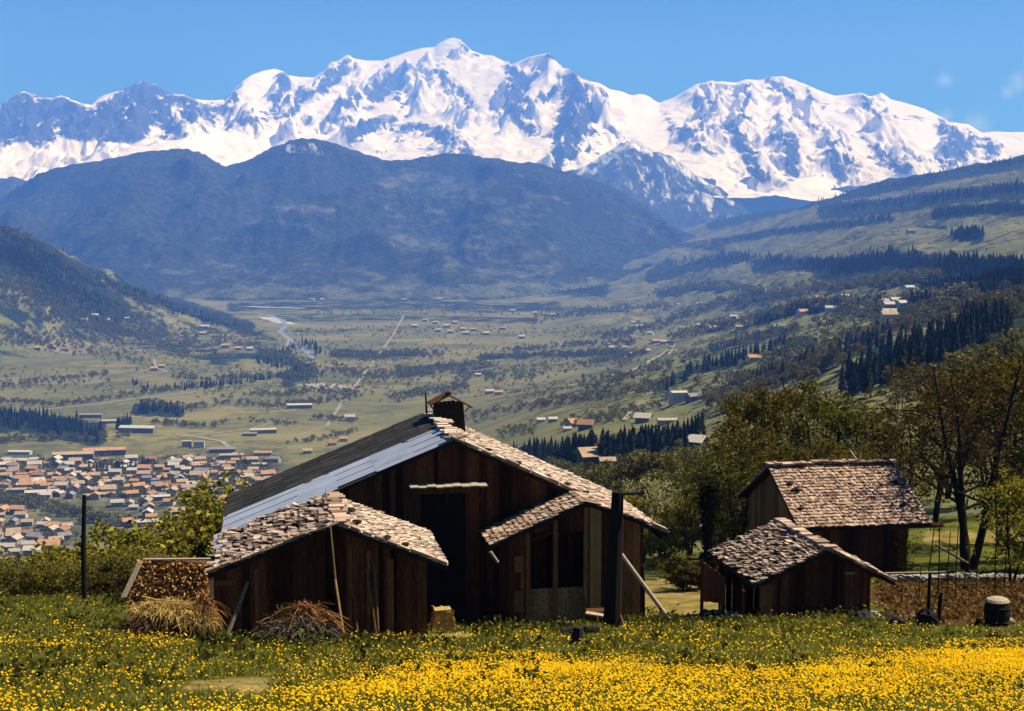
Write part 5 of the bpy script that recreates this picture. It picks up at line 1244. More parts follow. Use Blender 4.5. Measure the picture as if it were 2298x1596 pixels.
# weeds along the foot of the barns (one mass)
def weeds():
    rg = np.random.default_rng(12); P = []
    for k in range(230):
        cx, cy_ = rg.uniform(-20, 1350) if k < 170 else rg.uniform(1350, 2300), rg.uniform(1365, 1540); m = int(rg.integers(12, 40))
        if abs(cx - 520) < 130 and cy_ > 1500: continue
        x, y, z = hit(cx + rg.normal(0, 12, m), cy_ + rg.normal(0, 3.5, m)); P.append(np.stack([x, y, z + np.abs(rg.normal(0, .10, m))], -1))
    for px0, px1, py, n in ((1060,1320,1412,900),(500,960,1442,900),(1400,1520,1398,700),(1680,1950,1382,500),(230,330,1350,300),(440,520,1445,400),(1500,1660,1398,300)):
        px = rg.uniform(px0, px1, n); q = rg.normal(0, 7, n)
        x, y, z = hit(px, py + 5 + q * .5); P.append(np.stack([x, y, z + np.abs(rg.normal(0, .17, n))], -1))
    P = np.concatenate(P); P = P[~np.isnan(P[:, 0])]; V, F = cards(P, .075, rg)
    o = link('weeds', mesh_np('weeds', V, F, leafmat('weed_leaves', [(.03,.042,.012),(.065,.075,.018),(.10,.095,.02)]))); tag(o, kind='stuff')
weeds()

# ================================================================ middle-distance trees
def lowpoly_broadleaf(seed, n=560, size=.62):
    rg = np.random.default_rng(seed); P = []
    for b in range(9):
        c = np.array([rg.normal(0, 1.7), rg.normal(0, 1.7), rg.uniform(3.2, 8.2)]); c[:2] *= 1.15 - abs(c[2] - 5.2) / 6
        v = rg.normal(size=(n // 9, 3)); v /= np.linalg.norm(v, axis=1)[:, None]; P.append(c + v * rg.uniform(1.1, 1.9) * np.array([1, 1, .85]))
    P = np.concatenate(P); P[:, 2] = np.clip(P[:, 2], .8, 10)
    return cards(P, size * .62, rg)
def lowpoly_spruce(seed, n=210):
    rg = np.random.default_rng(seed); V = []; F = []
    tiers = 11; k = 0
    for t in range(tiers):
        z = .6 + 8.6 * t / tiers; R_ = 1.95 * (1 - t / tiers) ** .9 + .15; m = max(4, int(11 * (1 - t / tiers * .6)))
        for i in range(m):
            a = 6.283 * (i + rg.uniform(-.3, .3)) / m + t; q = R_ * rg.uniform(.75, 1.15); w = .42 * q / 1.2 + .12
            d = np.array([math.cos(a), math.sin(a), 0]); s_ = np.array([-d[1], d[0], 0])
            V += [[0, 0, z + 1.0], list(d * q * .6 + s_ * w + [0, 0, z + .28]), list(d * q + [0, 0, z - .35]), list(d * q * .6 - s_ * w + [0, 0, z + .28])]; F.append([k, k + 1, k + 2, k + 3]); k += 4
    V += [[-.12, 0, 9], [0, -.12, 9], [.0, 0, 10.2], [.12, .1, 9]]; F.append([k, k + 1, k + 2, k + 3])
    return np.array(V), np.array(F)
MID_B = [leafmat('mid_olive', [(0.053,0.054,0.018),(0.112,0.106,0.032),(0.186,0.161,0.048)], .25), leafmat('mid_green', [(0.053,0.059,0.022),(0.113,0.114,0.037),(0.189,0.171,0.056)], .25), leafmat('mid_bronze', [(0.041,0.035,0.016),(0.088,0.072,0.029),(0.135,0.111,0.043)], .25)]
MID_S = [leafmat('spruce_needles', [(.008,.013,.008),(.017,.026,.013),(.034,.046,.022)], .1)]
trunk_mb = MB().tube([(0, 0, -.5), (0, 0, 2), (0, 0, 6)], .16, .06, 5, False)
tr_me = bpy.data.meshes.new('slim_trunk'); tr_me.from_pydata(trunk_mb.v, [], trunk_mb.f); tr_me.materials.append(BARK)
BRO = [lowpoly_broadleaf(50 + i) for i in range(5)]; SPR = [lowpoly_spruce(70 + i) for i in range(3)]
BRO_ME = [[mesh_np('round_crown', *b, m) for m in MID_B] for b in BRO]; SPR_ME = [mesh_np('needle_crown', *b, MID_S[0]) for b in SPR]
# (line of picture points, spread in px, how many, kind, height m, place words)
PLANT = [
 ([(1165,1018),(1250,1032),(1350,1036),(1450,1026),(1570,998)],6,230,'s',12,'in the dark spruce belt below the hill hamlet'),
 ([(1170,1026),(1350,1042),(1570,1010)],5,100,'s',10,'in the dark spruce belt below the hill hamlet'),
 ([(1990,820),(2080,800),(2160,770),(2260,720)],30,170,'s',13,'in the dark spruce wood high on the right slope'),
 ([(1900,870),(2000,850),(2090,830)],22,100,'s',12,'in the dark spruce wood high on the right slope'),
 ([(1690,870),(1800,830),(1900,790),(2000,760)],16,70,'s',15,'scattered among the slope meadows above the grove'),
 ([(0,952),(60,948),(130,958),(220,975)],15,190,'s',20,'in the dark pine wood left above the town'),
 ([(0,935),(100,940)],6,40,'s',20,'in the dark pine wood left above the town'),
 ([(310,925),(360,918),(405,928)],8,46,'s',17,'in the small spruce clump in the valley fields'),
 ([(255,962),(290,955)],7,26,'s',19,'in the spruce clump beside the long pale hall'),
 ([(1500,875),(1560,835),(1680,800),(1760,775)],9,70,'s',16,'dotted over the slope meadows'),
 ([(1200,1060),(1300,1075),(1380,1060),(1480,1050),(1560,1040)],22,130,'b',5.5,'on the bushy slope beyond the large barn'),
 ([(1280,1110),(1400,1110),(1500,1090),(1580,1060)],22,100,'b',5,'on the bushy slope beyond the large barn'),
 ([(1120,975),(1250,965),(1350,945),(1450,920),(1560,880)],15,150,'b',8,'around the hill hamlet'),
 ([(1050,945),(1160,920),(1300,900),(1430,880),(1500,860)],13,150,'b',11,'on the lower slope above the large barn'),
 ([(1590,950),(1650,890),(1760,850),(1880,820)],18,110,'b',12,'on the slope above the grove'),
 ([(1560,920),(1640,870),(1760,810),(1900,770),(2100,720),(2290,690)],22,240,'b',13,'on the wooded right slope'),
 ([(1300,870),(1420,850),(1560,800),(1700,760),(1900,720),(2100,690)],14,240,'b',13,'on the wooded right slope'),
 ([(2000,900),(2150,880),(2290,800)],40,40,'b',8,'on the near slope behind the three-stemmed tree'),
 ([(60,1130),(140,1150),(220,1180),(260,1210)],14,70,'b',11,'in the dark tree belt crossing the town'),
 ([(0,1115),(70,1140)],9,24,'b',11,'in the dark tree belt crossing the town'),
 ([(180,1150),(250,1190),(300,1170)],13,50,'b',12,'in the dark tree belt crossing the town'),
 ([(410,1155),(470,1140),(520,1120)],10,30,'b',12,'in the clump on the near side of the town'),
 ([(200,1062),(300,1055),(340,1050)],8,30,'s',15,'in the dark garden clump at the upper side of the town'),
 ([(60,1040),(100,1050),(240,1070)],8,26,'b',10,'at the upper side of the town'),
 ([(430,1050),(470,1060),(480,1040)],8,22,'b',11,'in the grey clump at the right side of the town'),
 ([(380,1120),(440,1100),(540,1080),(600,1060)],14,40,'b',9,'among the right-hand town roofs'),
 ([(20,1080),(160,1095),(300,1090),(420,1080)],18,46,'b',8,'among the town roofs'),
 ([(0,995),(100,990),(200,988),(300,982)],4,80,'b',11,'in the hedge between the pine wood and the long halls')]
STUFF_PLANT = [
 ([(250,800),(700,790),(1300,800)],26,520,'b',8),([(450,885),(800,875),(1280,875)],24,420,'b',7),([(650,745),(1350,745)],16,320,'b',9),([(300,830),(700,840),(1250,835)],22,360,'b',8),([(700,700),(1300,700)],12,260,'b',11),([(0,850),(250,870)],26,160,'b',8),([(1100,840),(1450,800)],20,200,'b',9),
 ([(-10,1040),(300,1045),(620,1040)],14,260,'b',7),([(-10,1075),(300,1080),(600,1070)],14,300,'b',7),([(60,1105),(300,1110),(520,1100)],12,220,'b',7),
 ([(0,505),(100,560),(200,630),(330,675),(450,710),(580,755)],7,500,'b',14),([(-10,620),(100,660),(220,700),(330,720)],30,900,'b',14),([(0,760),(150,760),(300,760),(450,780)],22,420,'b',12),([(-10,1050),(200,1050),(400,1055),(600,1045)],16,240,'b',7),([(-10,1090),(200,1090),(400,1100),(560,1080)],18,260,'b',7),([(-10,1190),(80,1200),(150,1215)],20,90,'b',7),([(40,1128),(130,1145),(220,1175),(265,1215)],9,70,'b',10),([(0,1125),(80,1140)],7,60,'b',9),

 ([(0,905),(130,912),(230,900),(300,888),(440,872)],4,120,'b',12),([(0,870),(90,860),(170,850),(240,842)],4,70,'b',12),([(290,858),(330,878),(420,872),(520,862),(620,848),(720,842)],5,130,'s',15),([(390,850),(460,855),(560,850),(680,845)],6,90,'b',14),
 ([(480,808),(560,795),(640,805),(700,835),(660,855)],14,260,'b',15),([(520,800),(640,820),(700,845)],12,110,'s',17),([(740,800),(830,805),(930,795),(1000,800)],9,170,'b',14),([(620,800),(640,790),(690,770),(720,800)],6,70,'s',18),
 ([(740,830),(830,850),(900,845),(1000,830),(1100,820)],12,260,'b',13),([(880,900),(960,880),(1050,870)],8,90,'b',12),([(1080,805),(1250,798),(1420,792)],4,150,'b',14),([(1130,790),(1300,775),(1430,772)],5,120,'b',14),([(1020,855),(1120,850),(1200,845)],9,80,'b',12),
 ([(480,905),(600,915),(700,905),(800,895)],7,110,'b',11),([(640,915),(720,905)],3,40,'b',10),([(540,945),(640,955),(720,940),(800,950)],4,70,'b',9),([(560,890),(640,885),(720,880),(800,885)],8,110,'b',11),
 ([(300,905),(420,920),(470,910)],7,60,'b',11),([(340,950),(400,955),(470,962),(520,945)],4,60,'b',10),([(640,1000),(700,990),(800,970)],5,40,'b',9),
 ([(-10,560),(60,580),(120,640),(175,675),(250,700)],26,900,'s',20),([(0,520),(80,560),(170,620),(300,655),(430,705),(560,745)],9,380,'s',18),([(0,640),(100,700),(250,735),(420,760),(560,775)],26,700,'b',13),([(0,740),(120,780),(300,800)],16,200,'b',12),([(180,735),(300,752),(420,800)],9,160,'b',13),
 ([(1100,650),(1200,640),(1340,645)],16,420,'s',20),([(1480,660),(1600,640),(1720,665)],12,260,'b',18),([(1500,592),(1660,580),(1800,592),(1900,600)],13,420,'s',22),([(1850,607),(2000,590),(2150,600),(2297,618)],16,700,'s',22),([(2080,655),(2200,658),(2297,650)],13,420,'s',20),
 ([(1600,500),(1700,478),(1850,442),(2000,417),(2150,385),(2297,362)],7,420,'s',24),([(1850,470),(2000,460),(2150,440),(2297,424)],9,420,'s',24),([(2100,482),(2297,470)],8,220,'s',22),([(2150,532),(2200,528)],8,130,'s',22),([(1600,545),(1750,520),(1900,503),(2000,490)],6,200,'s',22),
 ([(1640,690),(1800,655),(1950,640),(2100,625)],12,380,'b',17),([(1500,760),(1640,730),(1800,690),(1960,690),(2200,670)],12,520,'b',15),([(1700,722),(1780,700),(1900,690),(2080,690)],8,240,'s',18),([(1350,760),(1450,740),(1560,700),(1700,660)],10,260,'b',16),([(1200,720),(1350,700),(1500,690)],9,220,'b',16),([(1420,560),(1620,548)],7,160,'b',20),([(1300,820),(1400,805),(1500,780)],7,120,'b',13)]
KEEP = [(1521,903),(1556,900),(1443,948),(1497,950),(1213,948),(1240,947),(1288,958),(1315,963),(1272,968),(1328,1041),(1362,1046),(1560,1006),(2010,682),(1995,692),(2026,690),(1470,770),(1488,772),(1690,812),(672,916),(590,972),(310,970),(205,937),(245,950),(345,832),(363,826),(460,736),(505,780),(535,786),(560,787),(2043,523),(1098,884),(1118,886),(1072,845)]
def blocked(x, y): return any(abs(x - a) < 17 and -3 < y - b < 36 for a, b in KEEP)
def scatter(line, sp, n, rg):
    P = np.array(line, float); sg = np.hypot(*(P[1:] - P[:-1]).T); cum = np.concatenate([[0], np.cumsum(sg)]); u = rg.uniform(0, cum[-1], n)
    x = np.interp(u, cum, P[:, 0]); y = np.interp(u, cum, P[:, 1])
    return x + rg.normal(0, sp * .9, n), y + rg.normal(0, sp * .5, n)
rg = np.random.default_rng(99)
singles = {'s': [], 'b': []}; mass = {'s': [], 'b': []}
for line, sp, n, kind, H, where in PLANT:
    px, py = scatter(line, sp, n, rg); x, y, z = hit(px, py)
    for i in range(n):
        if np.isnan(y[i]) or y[i] < 88 or blocked(px[i], py[i]): continue
        singles[kind].append((y[i], x[i], z[i], H * rg.uniform(.65, 1.25), where))
for line, sp, n, kind, H in STUFF_PLANT:
    px, py = scatter(line, sp, n, rg); x, y, z = hit(px, py)
    for i in range(n):
        if np.isnan(y[i]) or y[i] < 88 or blocked(px[i], py[i]): continue
        mass[kind].append((y[i], x[i], z[i], H * rg.uniform(.65, 1.25)))
for kind in 'sb':
    L = sorted(singles[kind], key=lambda a: -a[3] / a[0]); L, rest = L[:290], L[290:]
    mass[kind] += [a[:4] for a in rest]
    for i, (y, x, z, H, where) in enumerate(L):
        nm = 'spruce_tree' if kind == 's' else 'broadleaf_tree'
        word = 'dark spruce standing ' if kind == 's' else 'round-crowned leafy tree '
        gr = ('spruces ' if kind == 's' else 'leafy trees ') + where
        w = rg.uniform(.85, 1.15) if kind == 's' else rg.uniform(.8, 1.25)
        o = empty(nm, (x, y, z), word + where, 'tree', gr); o.scale = (H / 10 * w, H / 10 * w, H / 10); o.rotation_euler = (0, 0, rg.uniform(0, 6.28))
        link('trunk', tr_me, o); link('crown', SPR_ME[i % 3] if kind == 's' else BRO_ME[i % 5][int(rg.integers(0, 3))], o)
    # everything smaller and farther is one mass per kind
    A_ = np.array(mass[kind]); T = SPR if kind == 's' else BRO
    VV = []; FF = []; off = 0
    far = A_[:, 0] > 2600
    for j in range(len(T)):
        V0_, F0 = T[j]
        sel = A_[j::len(T)]
        m = len(sel); an = rg.uniform(0, 6.28, m); s_ = sel[:, 3] / 10
        if kind == 'b' : wd = s_ * rg.uniform(.85, 1.3, m)
        else: wd = s_
        keepf = F0 if kind == 's' else F0[::6]
        big = 1.0 if kind == 's' else 2.1
        Vb = V0_[keepf.ravel()]
        if big != 1.0:
            c = Vb.reshape(-1, 4, 3).mean(1, keepdims=True); Vb = ((Vb.reshape(-1, 4, 3) - c) * big + c).reshape(-1, 3)
        ca, sa = np.cos(an)[:, None], np.sin(an)[:, None]
        X = (Vb[None, :, 0] * ca - Vb[None, :, 1] * sa) * wd[:, None] + sel[:, 1:2]
        Y = (Vb[None, :, 0] * sa + Vb[None, :, 1] * ca) * wd[:, None] + sel[:, 0:1]
        Z = Vb[None, :, 2] * s_[:, None] + sel[:, 2:3] - .3
        VV.append(np.stack([X, Y, Z], -1).reshape(-1, 3)); k = m * len(Vb); FF.append(np.arange(off, off + k).reshape(-1, 4)); off += k
    o = link('distant_conifers' if kind == 's' else 'distant_woodland', mesh_np('distant_trees', np.concatenate(VV), np.concatenate(FF), MID_S[0] if kind == 's' else MID_B[1])); tag(o, kind='stuff')
    print(kind, len(singles[kind]), len(A_))
# ================================================================ roads, river
ROAD = M('pale_road', [(.19,.175,.14),(.26,.24,.20)], .05)
GRAVEL = M('river_gravel', [(.26,.26,.26),(.36,.36,.36)], .02)
WATER = M('river_water', [(.16,.18,.19),(.24,.26,.27)], .01, rough=.3, spec=.5)
def ribbon(name, pts, width, mat, z0=.5, kind='structure', wig=0):
    P = np.array(pts, float); sg = np.hypot(*(P[1:] - P[:-1]).T); cum = np.concatenate([[0], np.cumsum(sg)])
    n = max(8, int(cum[-1] / 3)); u = np.linspace(0, cum[-1], n)
    x, y, z = hit(np.interp(u, cum, P[:, 0]), np.interp(u, cum, P[:, 1])); ok = ~np.isnan(y); x, y, z = x[ok], y[ok], z[ok]
    dx = np.gradient(x); dy = np.gradient(y); L = np.hypot(dx, dy) + 1e-6; nx, ny = -dy / L, dx / L
    w = width / 2 * (1 + wig * np.sin(np.arange(len(x)) * .7) + wig * np.sin(np.arange(len(x)) * 1.9 + 1)) if wig else width / 2 * np.ones(len(x))
    a = np.stack([x + nx * w, y + ny * w], -1); b = np.stack([x - nx * w, y - ny * w], -1)
    za = zterr(a[:, 0], a[:, 1]); zb_ = zterr(b[:, 0], b[:, 1]); zz = np.maximum(z, np.maximum(za, zb_)) + z0
    V = np.concatenate([np.column_stack([a, zz]), np.column_stack([b, zz])]); m = len(x); i = np.arange(m - 1)
    F = np.stack([i, i + 1, i + 1 + m, i + m], -1)
    o = link(name, mesh_np(name, V, F, mat)); tag(o, kind=kind); return o
ribbon('road', [(733,957),(760,915),(800,862),(840,808),(880,755),(906,708)], 6.5, M('pinkish_track', [(.20,.16,.13),(.27,.22,.18)], .02), .8)
ribbon('road', [(-10,928),(150,914),(300,896),(440,880)], 11, ROAD, .6)
ribbon('road', [(395,976),(450,982),(500,992),(520,1012),(545,1032),(575,1042)], 8, ROAD, .7)
ribbon('road', [(380,985),(440,978),(560,965),(640,940)], 5, ROAD, .9)
ribbon('road', [(545,1000),(640,985),(733,957)], 4, M('pinkish_track_low', [(.2,.17,.13),(.26,.22,.18)], .02), .5)
ribbon('road', [(1060,905),(1200,882),(1330,855),(1420,832),(1480,800),(1515,772),(1500,797)], 6, ROAD, .8)
ribbon('road', [(1395,750),(1450,762),(1515,768)], 6, ROAD, .8)
ribbon('road', [(345,806),(350,826),(375,835),(300,850),(200,860)], 7, ROAD, .8)
ribbon('road', [(625,742),(648,762),(640,785),(625,795)], 7, ROAD, .8)
ribbon('road', [(1400,945),(1420,920),(1440,905)], 4, ROAD, .6)
ribbon('river', [(575,703),(605,708),(635,718),(640,732),(628,746),(650,762),(675,780),(697,797),(700,803)], 17, WATER, .6, wig=.12)
ribbon('river', [(700,803),(692,812),(675,822)], 10, WATER, .7)
ribbon('gravel_bank', [(598,712),(625,722),(655,728)], 60, GRAVEL, .3, wig=.2)
ribbon('gravel_bank', [(560,688),(600,690),(680,692)], 50, GRAVEL, .3, wig=.2)
ribbon('gravel_pit', [(690,862),(730,866),(762,872)], 70, M('pale_pit', [(.2,.17,.14),(.34,.3,.26)], .05), .5, wig=.3)

# ================================================================ houses
def cmat(n, c, v=.12): return M(n, [tuple(k * (1 - v) for k in c), c, tuple(min(.9, k * (1 + v)) for k in c)], .25, island=.1)
WALLS = [cmat('cream_plaster', (.30,.25,.19)), cmat('grey_plaster', (.18,.16,.14)), cmat('white_plaster', (.42,.39,.35)), cmat('brown_timber', (.11,.075,.05))]
ROOFS = {'orange': cmat('orange_tiles', (.37,.20,.095), .25), 'rust': cmat('rust_tiles', (.25,.13,.07), .2), 'tan': cmat('tan_tiles', (.34,.24,.15), .2), 'grey': cmat('grey_slates', (.19,.185,.19), .2), 'pale': cmat('pale_sheet_roof', (.36,.31,.25)), 'white': cmat('white_sheet_roof', (.40,.37,.32))}
WIN = M('dark_window', [(.012,.013,.016),(.02,.02,.022)], 1, rough=.3, spec=.4)
def house_meshes(kind):
    L, W, H, rh, ov = {'house': (14, 10, 5.5, 2.8, .9), 'long': (30, 10, 5, 2.6, .7), 'hall': (44, 15, 6, 2.2, .5), 'block': (18, 12, 11, 1.6, .4), 'chalet': (12, 11, 5, 3.0, 1.5)}[kind]
    a, b = L / 2, W / 2
    wv = [(-a,-b,-3),(a,-b,-3),(a,b,-3),(-a,b,-3),(-a,-b,H),(a,-b,H),(a,b,H),(-a,b,H),(-a,0,H+rh),(a,0,H+rh)]
    wf = [(0,1,5,4),(1,2,6,9,5),(2,3,7,6),(3,0,4,8,7)]
    a2, b2 = a + ov, b + ov; e = H - ov * rh / b + .12; t = .35
    rv = [(-a2,-b2,e),(a2,-b2,e),(a2,0,H+rh+.12),(-a2,0,H+rh+.12),(a2,b2,e),(-a2,b2,e)]
    rv += [(x, y, z + t) for x, y, z in rv]
    rf = [(6,7,8,9),(9,8,10,11),(0,3,2,1),(3,5,4,2),(0,1,7,6),(5,11,10,4),(1,2,8,7),(2,4,10,8),(0,6,9,3),(3,9,11,5)]
    def mk(n, v, f): me = bpy.data.meshes.new(n); me.from_pydata(v, [], f); me.update(); return me
    cw = MB(); cw.obox((a * .4, b * .35, H + rh * .5), (.5, 0, 0), (0, .5, 0), (0, 0, rh * .5 + 1.3))
    win = []
    rows = 1 if H < 5.2 else 2 if H < 8 else 3
    for s_ in (-1, 1):
        for fl in range(rows):
            for i in range(max(2, int(L / 5))):
                win.append((0, s_, -a + (i + .5) * L / max(2, int(L / 5)), 1.0 + fl * 2.7))
        for fl in range(rows):
            for i in range(2): win.append((1, s_, -b + (i + .5) * W / 2, 1.0 + fl * 2.7))
    return mk('house_wall', wv, wf), mk('house_roof', rv, rf), mk('house_chimney', cw.v, cw.f), win, (L, W, H, rh)
HM_ = {k: house_meshes(k) for k in ('house', 'long', 'hall', 'block', 'chalet')}
_hc = {}
def hm(kind, part, mat):
    key = (kind, part, mat.name)
    if key not in _hc:
        me = HM_[kind][part].copy(); me.materials.append(mat); _hc[key] = me
    return _hc[key]
HOUSES = []
def house(kind, roof, wallm, px, py, size, yaw, label, group=None, detail=False, name=None, wide=1.0, pos=None):
    """size = length in metres"""
    p = ground(px, py) if pos is None else pos
    if p.y != p.y: return
    L = HM_[kind][4][0]; s = size / L
    o = empty(name or {'hall': 'long_hall', 'block': 'apartment_block', 'chalet': 'chalet'}.get(kind, 'house'), p, label, {'hall': 'hall', 'block': 'apartment block', 'chalet': 'chalet'}.get(kind, 'house'), group)
    o.rotation_euler = (0, 0, yaw); o.scale = (s, s * wide * min(1, 1.6 / s), min(s, 1.35))
    link('wall', hm(kind, 0, wallm), o); r = link('roof', hm(kind, 1, ROOFS[roof]), o)
    if kind in ('house', 'chalet') : link('chimney', hm(kind, 2, WALLS[1]), r)
    if detail:
        a, b = HM_[kind][4][0] / 2, HM_[kind][4][1] / 2
        for ax, sg, u, z in HM_[kind][3]:
            mb = MB()
            if ax == 0: mb.obox((u, sg * (b + .03), z), (.55, 0, 0), (0, .05, 0), (0, 0, 1.3))
            else: mb.obox((sg * (a + .03), u, z), (.05, 0, 0), (0, .55, 0), (0, 0, 1.3))
            me = bpy.data.meshes.new('window'); me.from_pydata(mb.v, [], mb.f); me.materials.append(WIN); link('window', me, o)
    HOUSES.append(o); return o
W0, W1, W2, W3 = WALLS
# single houses one can point to
for a in [('block','white',W2,1521,903,15,.25,'white flat-roofed house on the bright hill meadow',1),('house','grey',W1,1556,900,12,.4,'dark grey house just right of the white hill house',1),('chalet','pale',W1,1443,948,11,-.3,'grey chalet with a pale roof on the lower hill meadow',1),('long','pale',W0,1497,950,14,.1,'low pale house beside a hill lane',1),
    ('house','white',W2,1213,948,9,.2,'white-roofed house, left of two at the hamlet edge',1),('house','white',W0,1240,947,9,.1,'white-roofed house, right of two at the hamlet edge',1),('chalet','orange',W0,1288,958,11,.5,'orange-roofed chalet in the hill hamlet',1),('chalet','rust',W3,1315,963,11,-.25,'brown chalet at the right end of the hill hamlet',1),('house','pale',W2,1272,968,7,.2,'small pale house at the foot of the orange-roofed chalet',1),
    ('chalet','tan',W3,1328,1041,10,.3,'tan-roofed chalet above the barn roof among leafy trees',1),('house','tan',W1,1362,1046,6,.1,'small tan-roofed house next to the tan chalet',1),('chalet','white',W3,1560,1006,8,-.6,'chalet with a bright white roof edge near the olive grove',1),('house','pale',W2,1548,1212,3.2,.2,'tiny pale hut roof behind the yellow bushes',0),
    ('hall','white',W1,672,916,48,.12,'long white-roofed hall in the valley field left of the track',0),('hall','pale',W1,590,972,44,.25,'long pale hall in the field above the town',0),('hall','white',W1,310,970,60,-.12,'long white hall beside the spruce clump',0),('hall','grey',W1,205,937,40,.05,'grey-roofed hall above the pine wood',0),('hall','pale',W0,245,950,34,.2,'pale hall between pine wood and white hall',0),
    ('long','grey',W1,560,978,24,.1,'low grey shed left of the long pale field hall',0),('house','orange',W0,345,832,17,.3,'orange-roofed farmhouse by the bend of the valley lane',0),('house','tan',W0,363,826,15,.1,'tan-roofed farmhouse right of the orange one at the lane bend',0),('house','white',W2,460,736,26,.1,'bright white house at the foot of the left mountain spur',0),
    ('house','orange',W0,505,780,22,.2,'orange house in the fields by the river road',0),('house','tan',W0,535,786,18,.1,'tan house right of the orange river road house',0),('house','pale',W2,560,787,18,.4,'pale house last in the row by the river road',0),('house','tan',W0,455,752,20,.3,'tan house below the bright white house',0),
    ('house','white',W2,212,712,22,.2,'white house in the hillside hamlet, left one',0),('house','pale',W0,240,722,18,.2,'pale house in the hillside hamlet, right one',0),('house','tan',W0,190,722,18,.1,'tan house in the hillside hamlet, lowest one',0),('house','pale',W2,285,718,16,.1,'pale house alone right of the hillside hamlet',0),
    ('house','tan',W0,85,785,18,.1,'tan house at the left foot of the spur, left of three',0),('house','tan',W0,118,783,18,.3,'tan house at the left foot of the spur, middle of three',0),('house','rust',W0,148,788,18,.1,'rust-roofed house at the left foot of the spur, right of three',0),
    ('house','pale',W0,1072,845,13,.2,'pale house alone in the fields above the chimney',0),('house','pale',W0,1098,884,15,.2,'pale house right above the chimney, left of a pair',0),('house','tan',W0,1118,886,14,.1,'tan house right above the chimney, right of a pair',0),('house','pale',W2,785,943,17,.1,'pale house in the field behind the dark roof',0),('house','tan',W0,690,1018,13,.1,'tan house at the dark roof edge beyond the town',0),('house','orange',W0,770,990,12,.2,'orange house peeping over the dark roof edge',0),('house','rust',W0,745,1000,12,.4,'rust-roofed house peeping over the dark roof edge',0),
    ('long','white',W2,885,668,70,.1,'long white building on the far valley edge',0),('house','white',W2,862,668,30,.1,'white house left of the long far building',0),('long','pale',W2,620,664,60,.1,'pale building far left on the valley edge',0),
    ('house','white',W2,2010,682,14,.1,'white house high on the right slope, upper of three',0),('house','white',W2,1995,692,15,.1,'white house high on the right slope, lower left of three',0),('house','white',W2,2026,690,15,.3,'white house high on the right slope, lower right of three',0),('house','rust',W0,2043,523,26,.2,'rust-roofed house alone on the high slope meadow',0),
    ('house','orange',W0,1470,770,18,.2,'orange house by the bent slope road, left of a pair',0),('house','pale',W2,1488,772,16,.1,'pale house by the bent slope road, right of a pair',0),('house','pale',W2,1450,792,15,.1,'pale house below the bent slope road',0),('house','tan',W0,1420,800,15,.1,'tan house left below the bent slope road',0),('house','orange',W0,1690,812,13,.2,'orange house between slope meadows above the grove',0),('house','pale',W2,1230,645,34,.1,'pale farm on the far slope foot',0)]:
    house(*a[:8], detail=bool(a[8]))
# field huts on the far plain
rg = np.random.default_rng(3)
for k, (px, py) in enumerate(((955,722),(978,727),(1000,735),(1010,748),(1040,742),(1045,751),(1062,743),(985,745),(1090,752),(1130,740),(1150,700),(1200,705),(1240,710),(1170,760),(930,735),(1020,727))):
    house('house', 'pale' if k % 3 else 'tan', W0, px, py, 20, rg.uniform(-.5, .5), 'small pale hut scattered on the far valley plain', 'field huts on the valley plain')
for k in range(26):
    house('house', ('pale', 'tan', 'white')[k % 3], W2, rg.uniform(700, 1120), rg.normal(668, 4), rg.uniform(18, 30), rg.uniform(-.5, .5), 'tiny pale house in the far village below the wooded hill', 'houses of the far village')
for k in range(34):
    u = rg.uniform(0, 1); px = 1330 + u * 800 + rg.normal(0, 30); py = 740 - 60 * u + rg.normal(0, 28)
    house('house', ('pale', 'tan', 'orange', 'white')[k % 4], W2, px, py, rg.uniform(12, 18), rg.uniform(-.5, .5), 'tiny house dotted on the green slope right of the valley', 'houses dotted on the right slope')
# town: long halls at its upper edge, then packed roofs in uneven rows
for a in [('hall','orange',W1,235,1021,62,.24,'long orange-roofed hall at the upper edge of the town'),('hall','tan',W1,165,1030,58,.2,'long tan-roofed hall left of the orange hall at the upper town edge'),('hall','white',W2,45,1020,34,-.05,'white-roofed hall at the upper left corner of the town'),('long','white',W0,40,1040,30,0,'low white-roofed building below the upper left white hall'),
          ('block','tan',W0,420,1003,15,.1,'pale apartment block, left of two right of the orange hall'),('block','grey',W2,447,1005,16,.1,'pale apartment block, right of two right of the orange hall'),('hall','grey',W1,500,1015,40,.1,'long grey hall at the upper right of the town'),('hall','tan',W0,520,1028,36,.15,'long tan hall below the long grey hall'),
          ('long','orange',W0,590,1022,26,.1,'long orange roof at the far right of the town'),('hall','white',W1,350,1122,34,.3,'white-roofed hall among the near town roofs'),('hall','pale',W1,330,1180,40,.3,'long pale roof at the near edge of the town, just before the bushes'),('house','orange',W0,112,1236,19,.25,'large orange hipped roof at the lower left corner of the town'),
          ('hall','white',W0,95,1113,42,.28,'long narrow white roof beside the dark tree belt'),('hall','tan',W0,45,1105,32,.2,'long tan roof at the left edge, above the dark tree belt'),('block','pale',W2,305,1046,9,.1,'white villa among dark trees at the upper side of the town'),('block','white',W2,320,1212,9,.5,'white block at the town edge right of the wooden pole'),
          ('long','white',W2,225,1068,22,.12,'long white roof below the dark garden trees'),('long','tan',W0,140,1080,26,.18,'long tan roof in the left middle of the town'),('long','pale',W0,245,1086,24,.2,'long cream roof in the middle of the town'),('long','orange',W0,50,1068,18,.1,'long orange roof near the left edge of the town')]:
    house(*a)
placed = [(o.location.x, o.location.y, 14) for o in HOUSES]
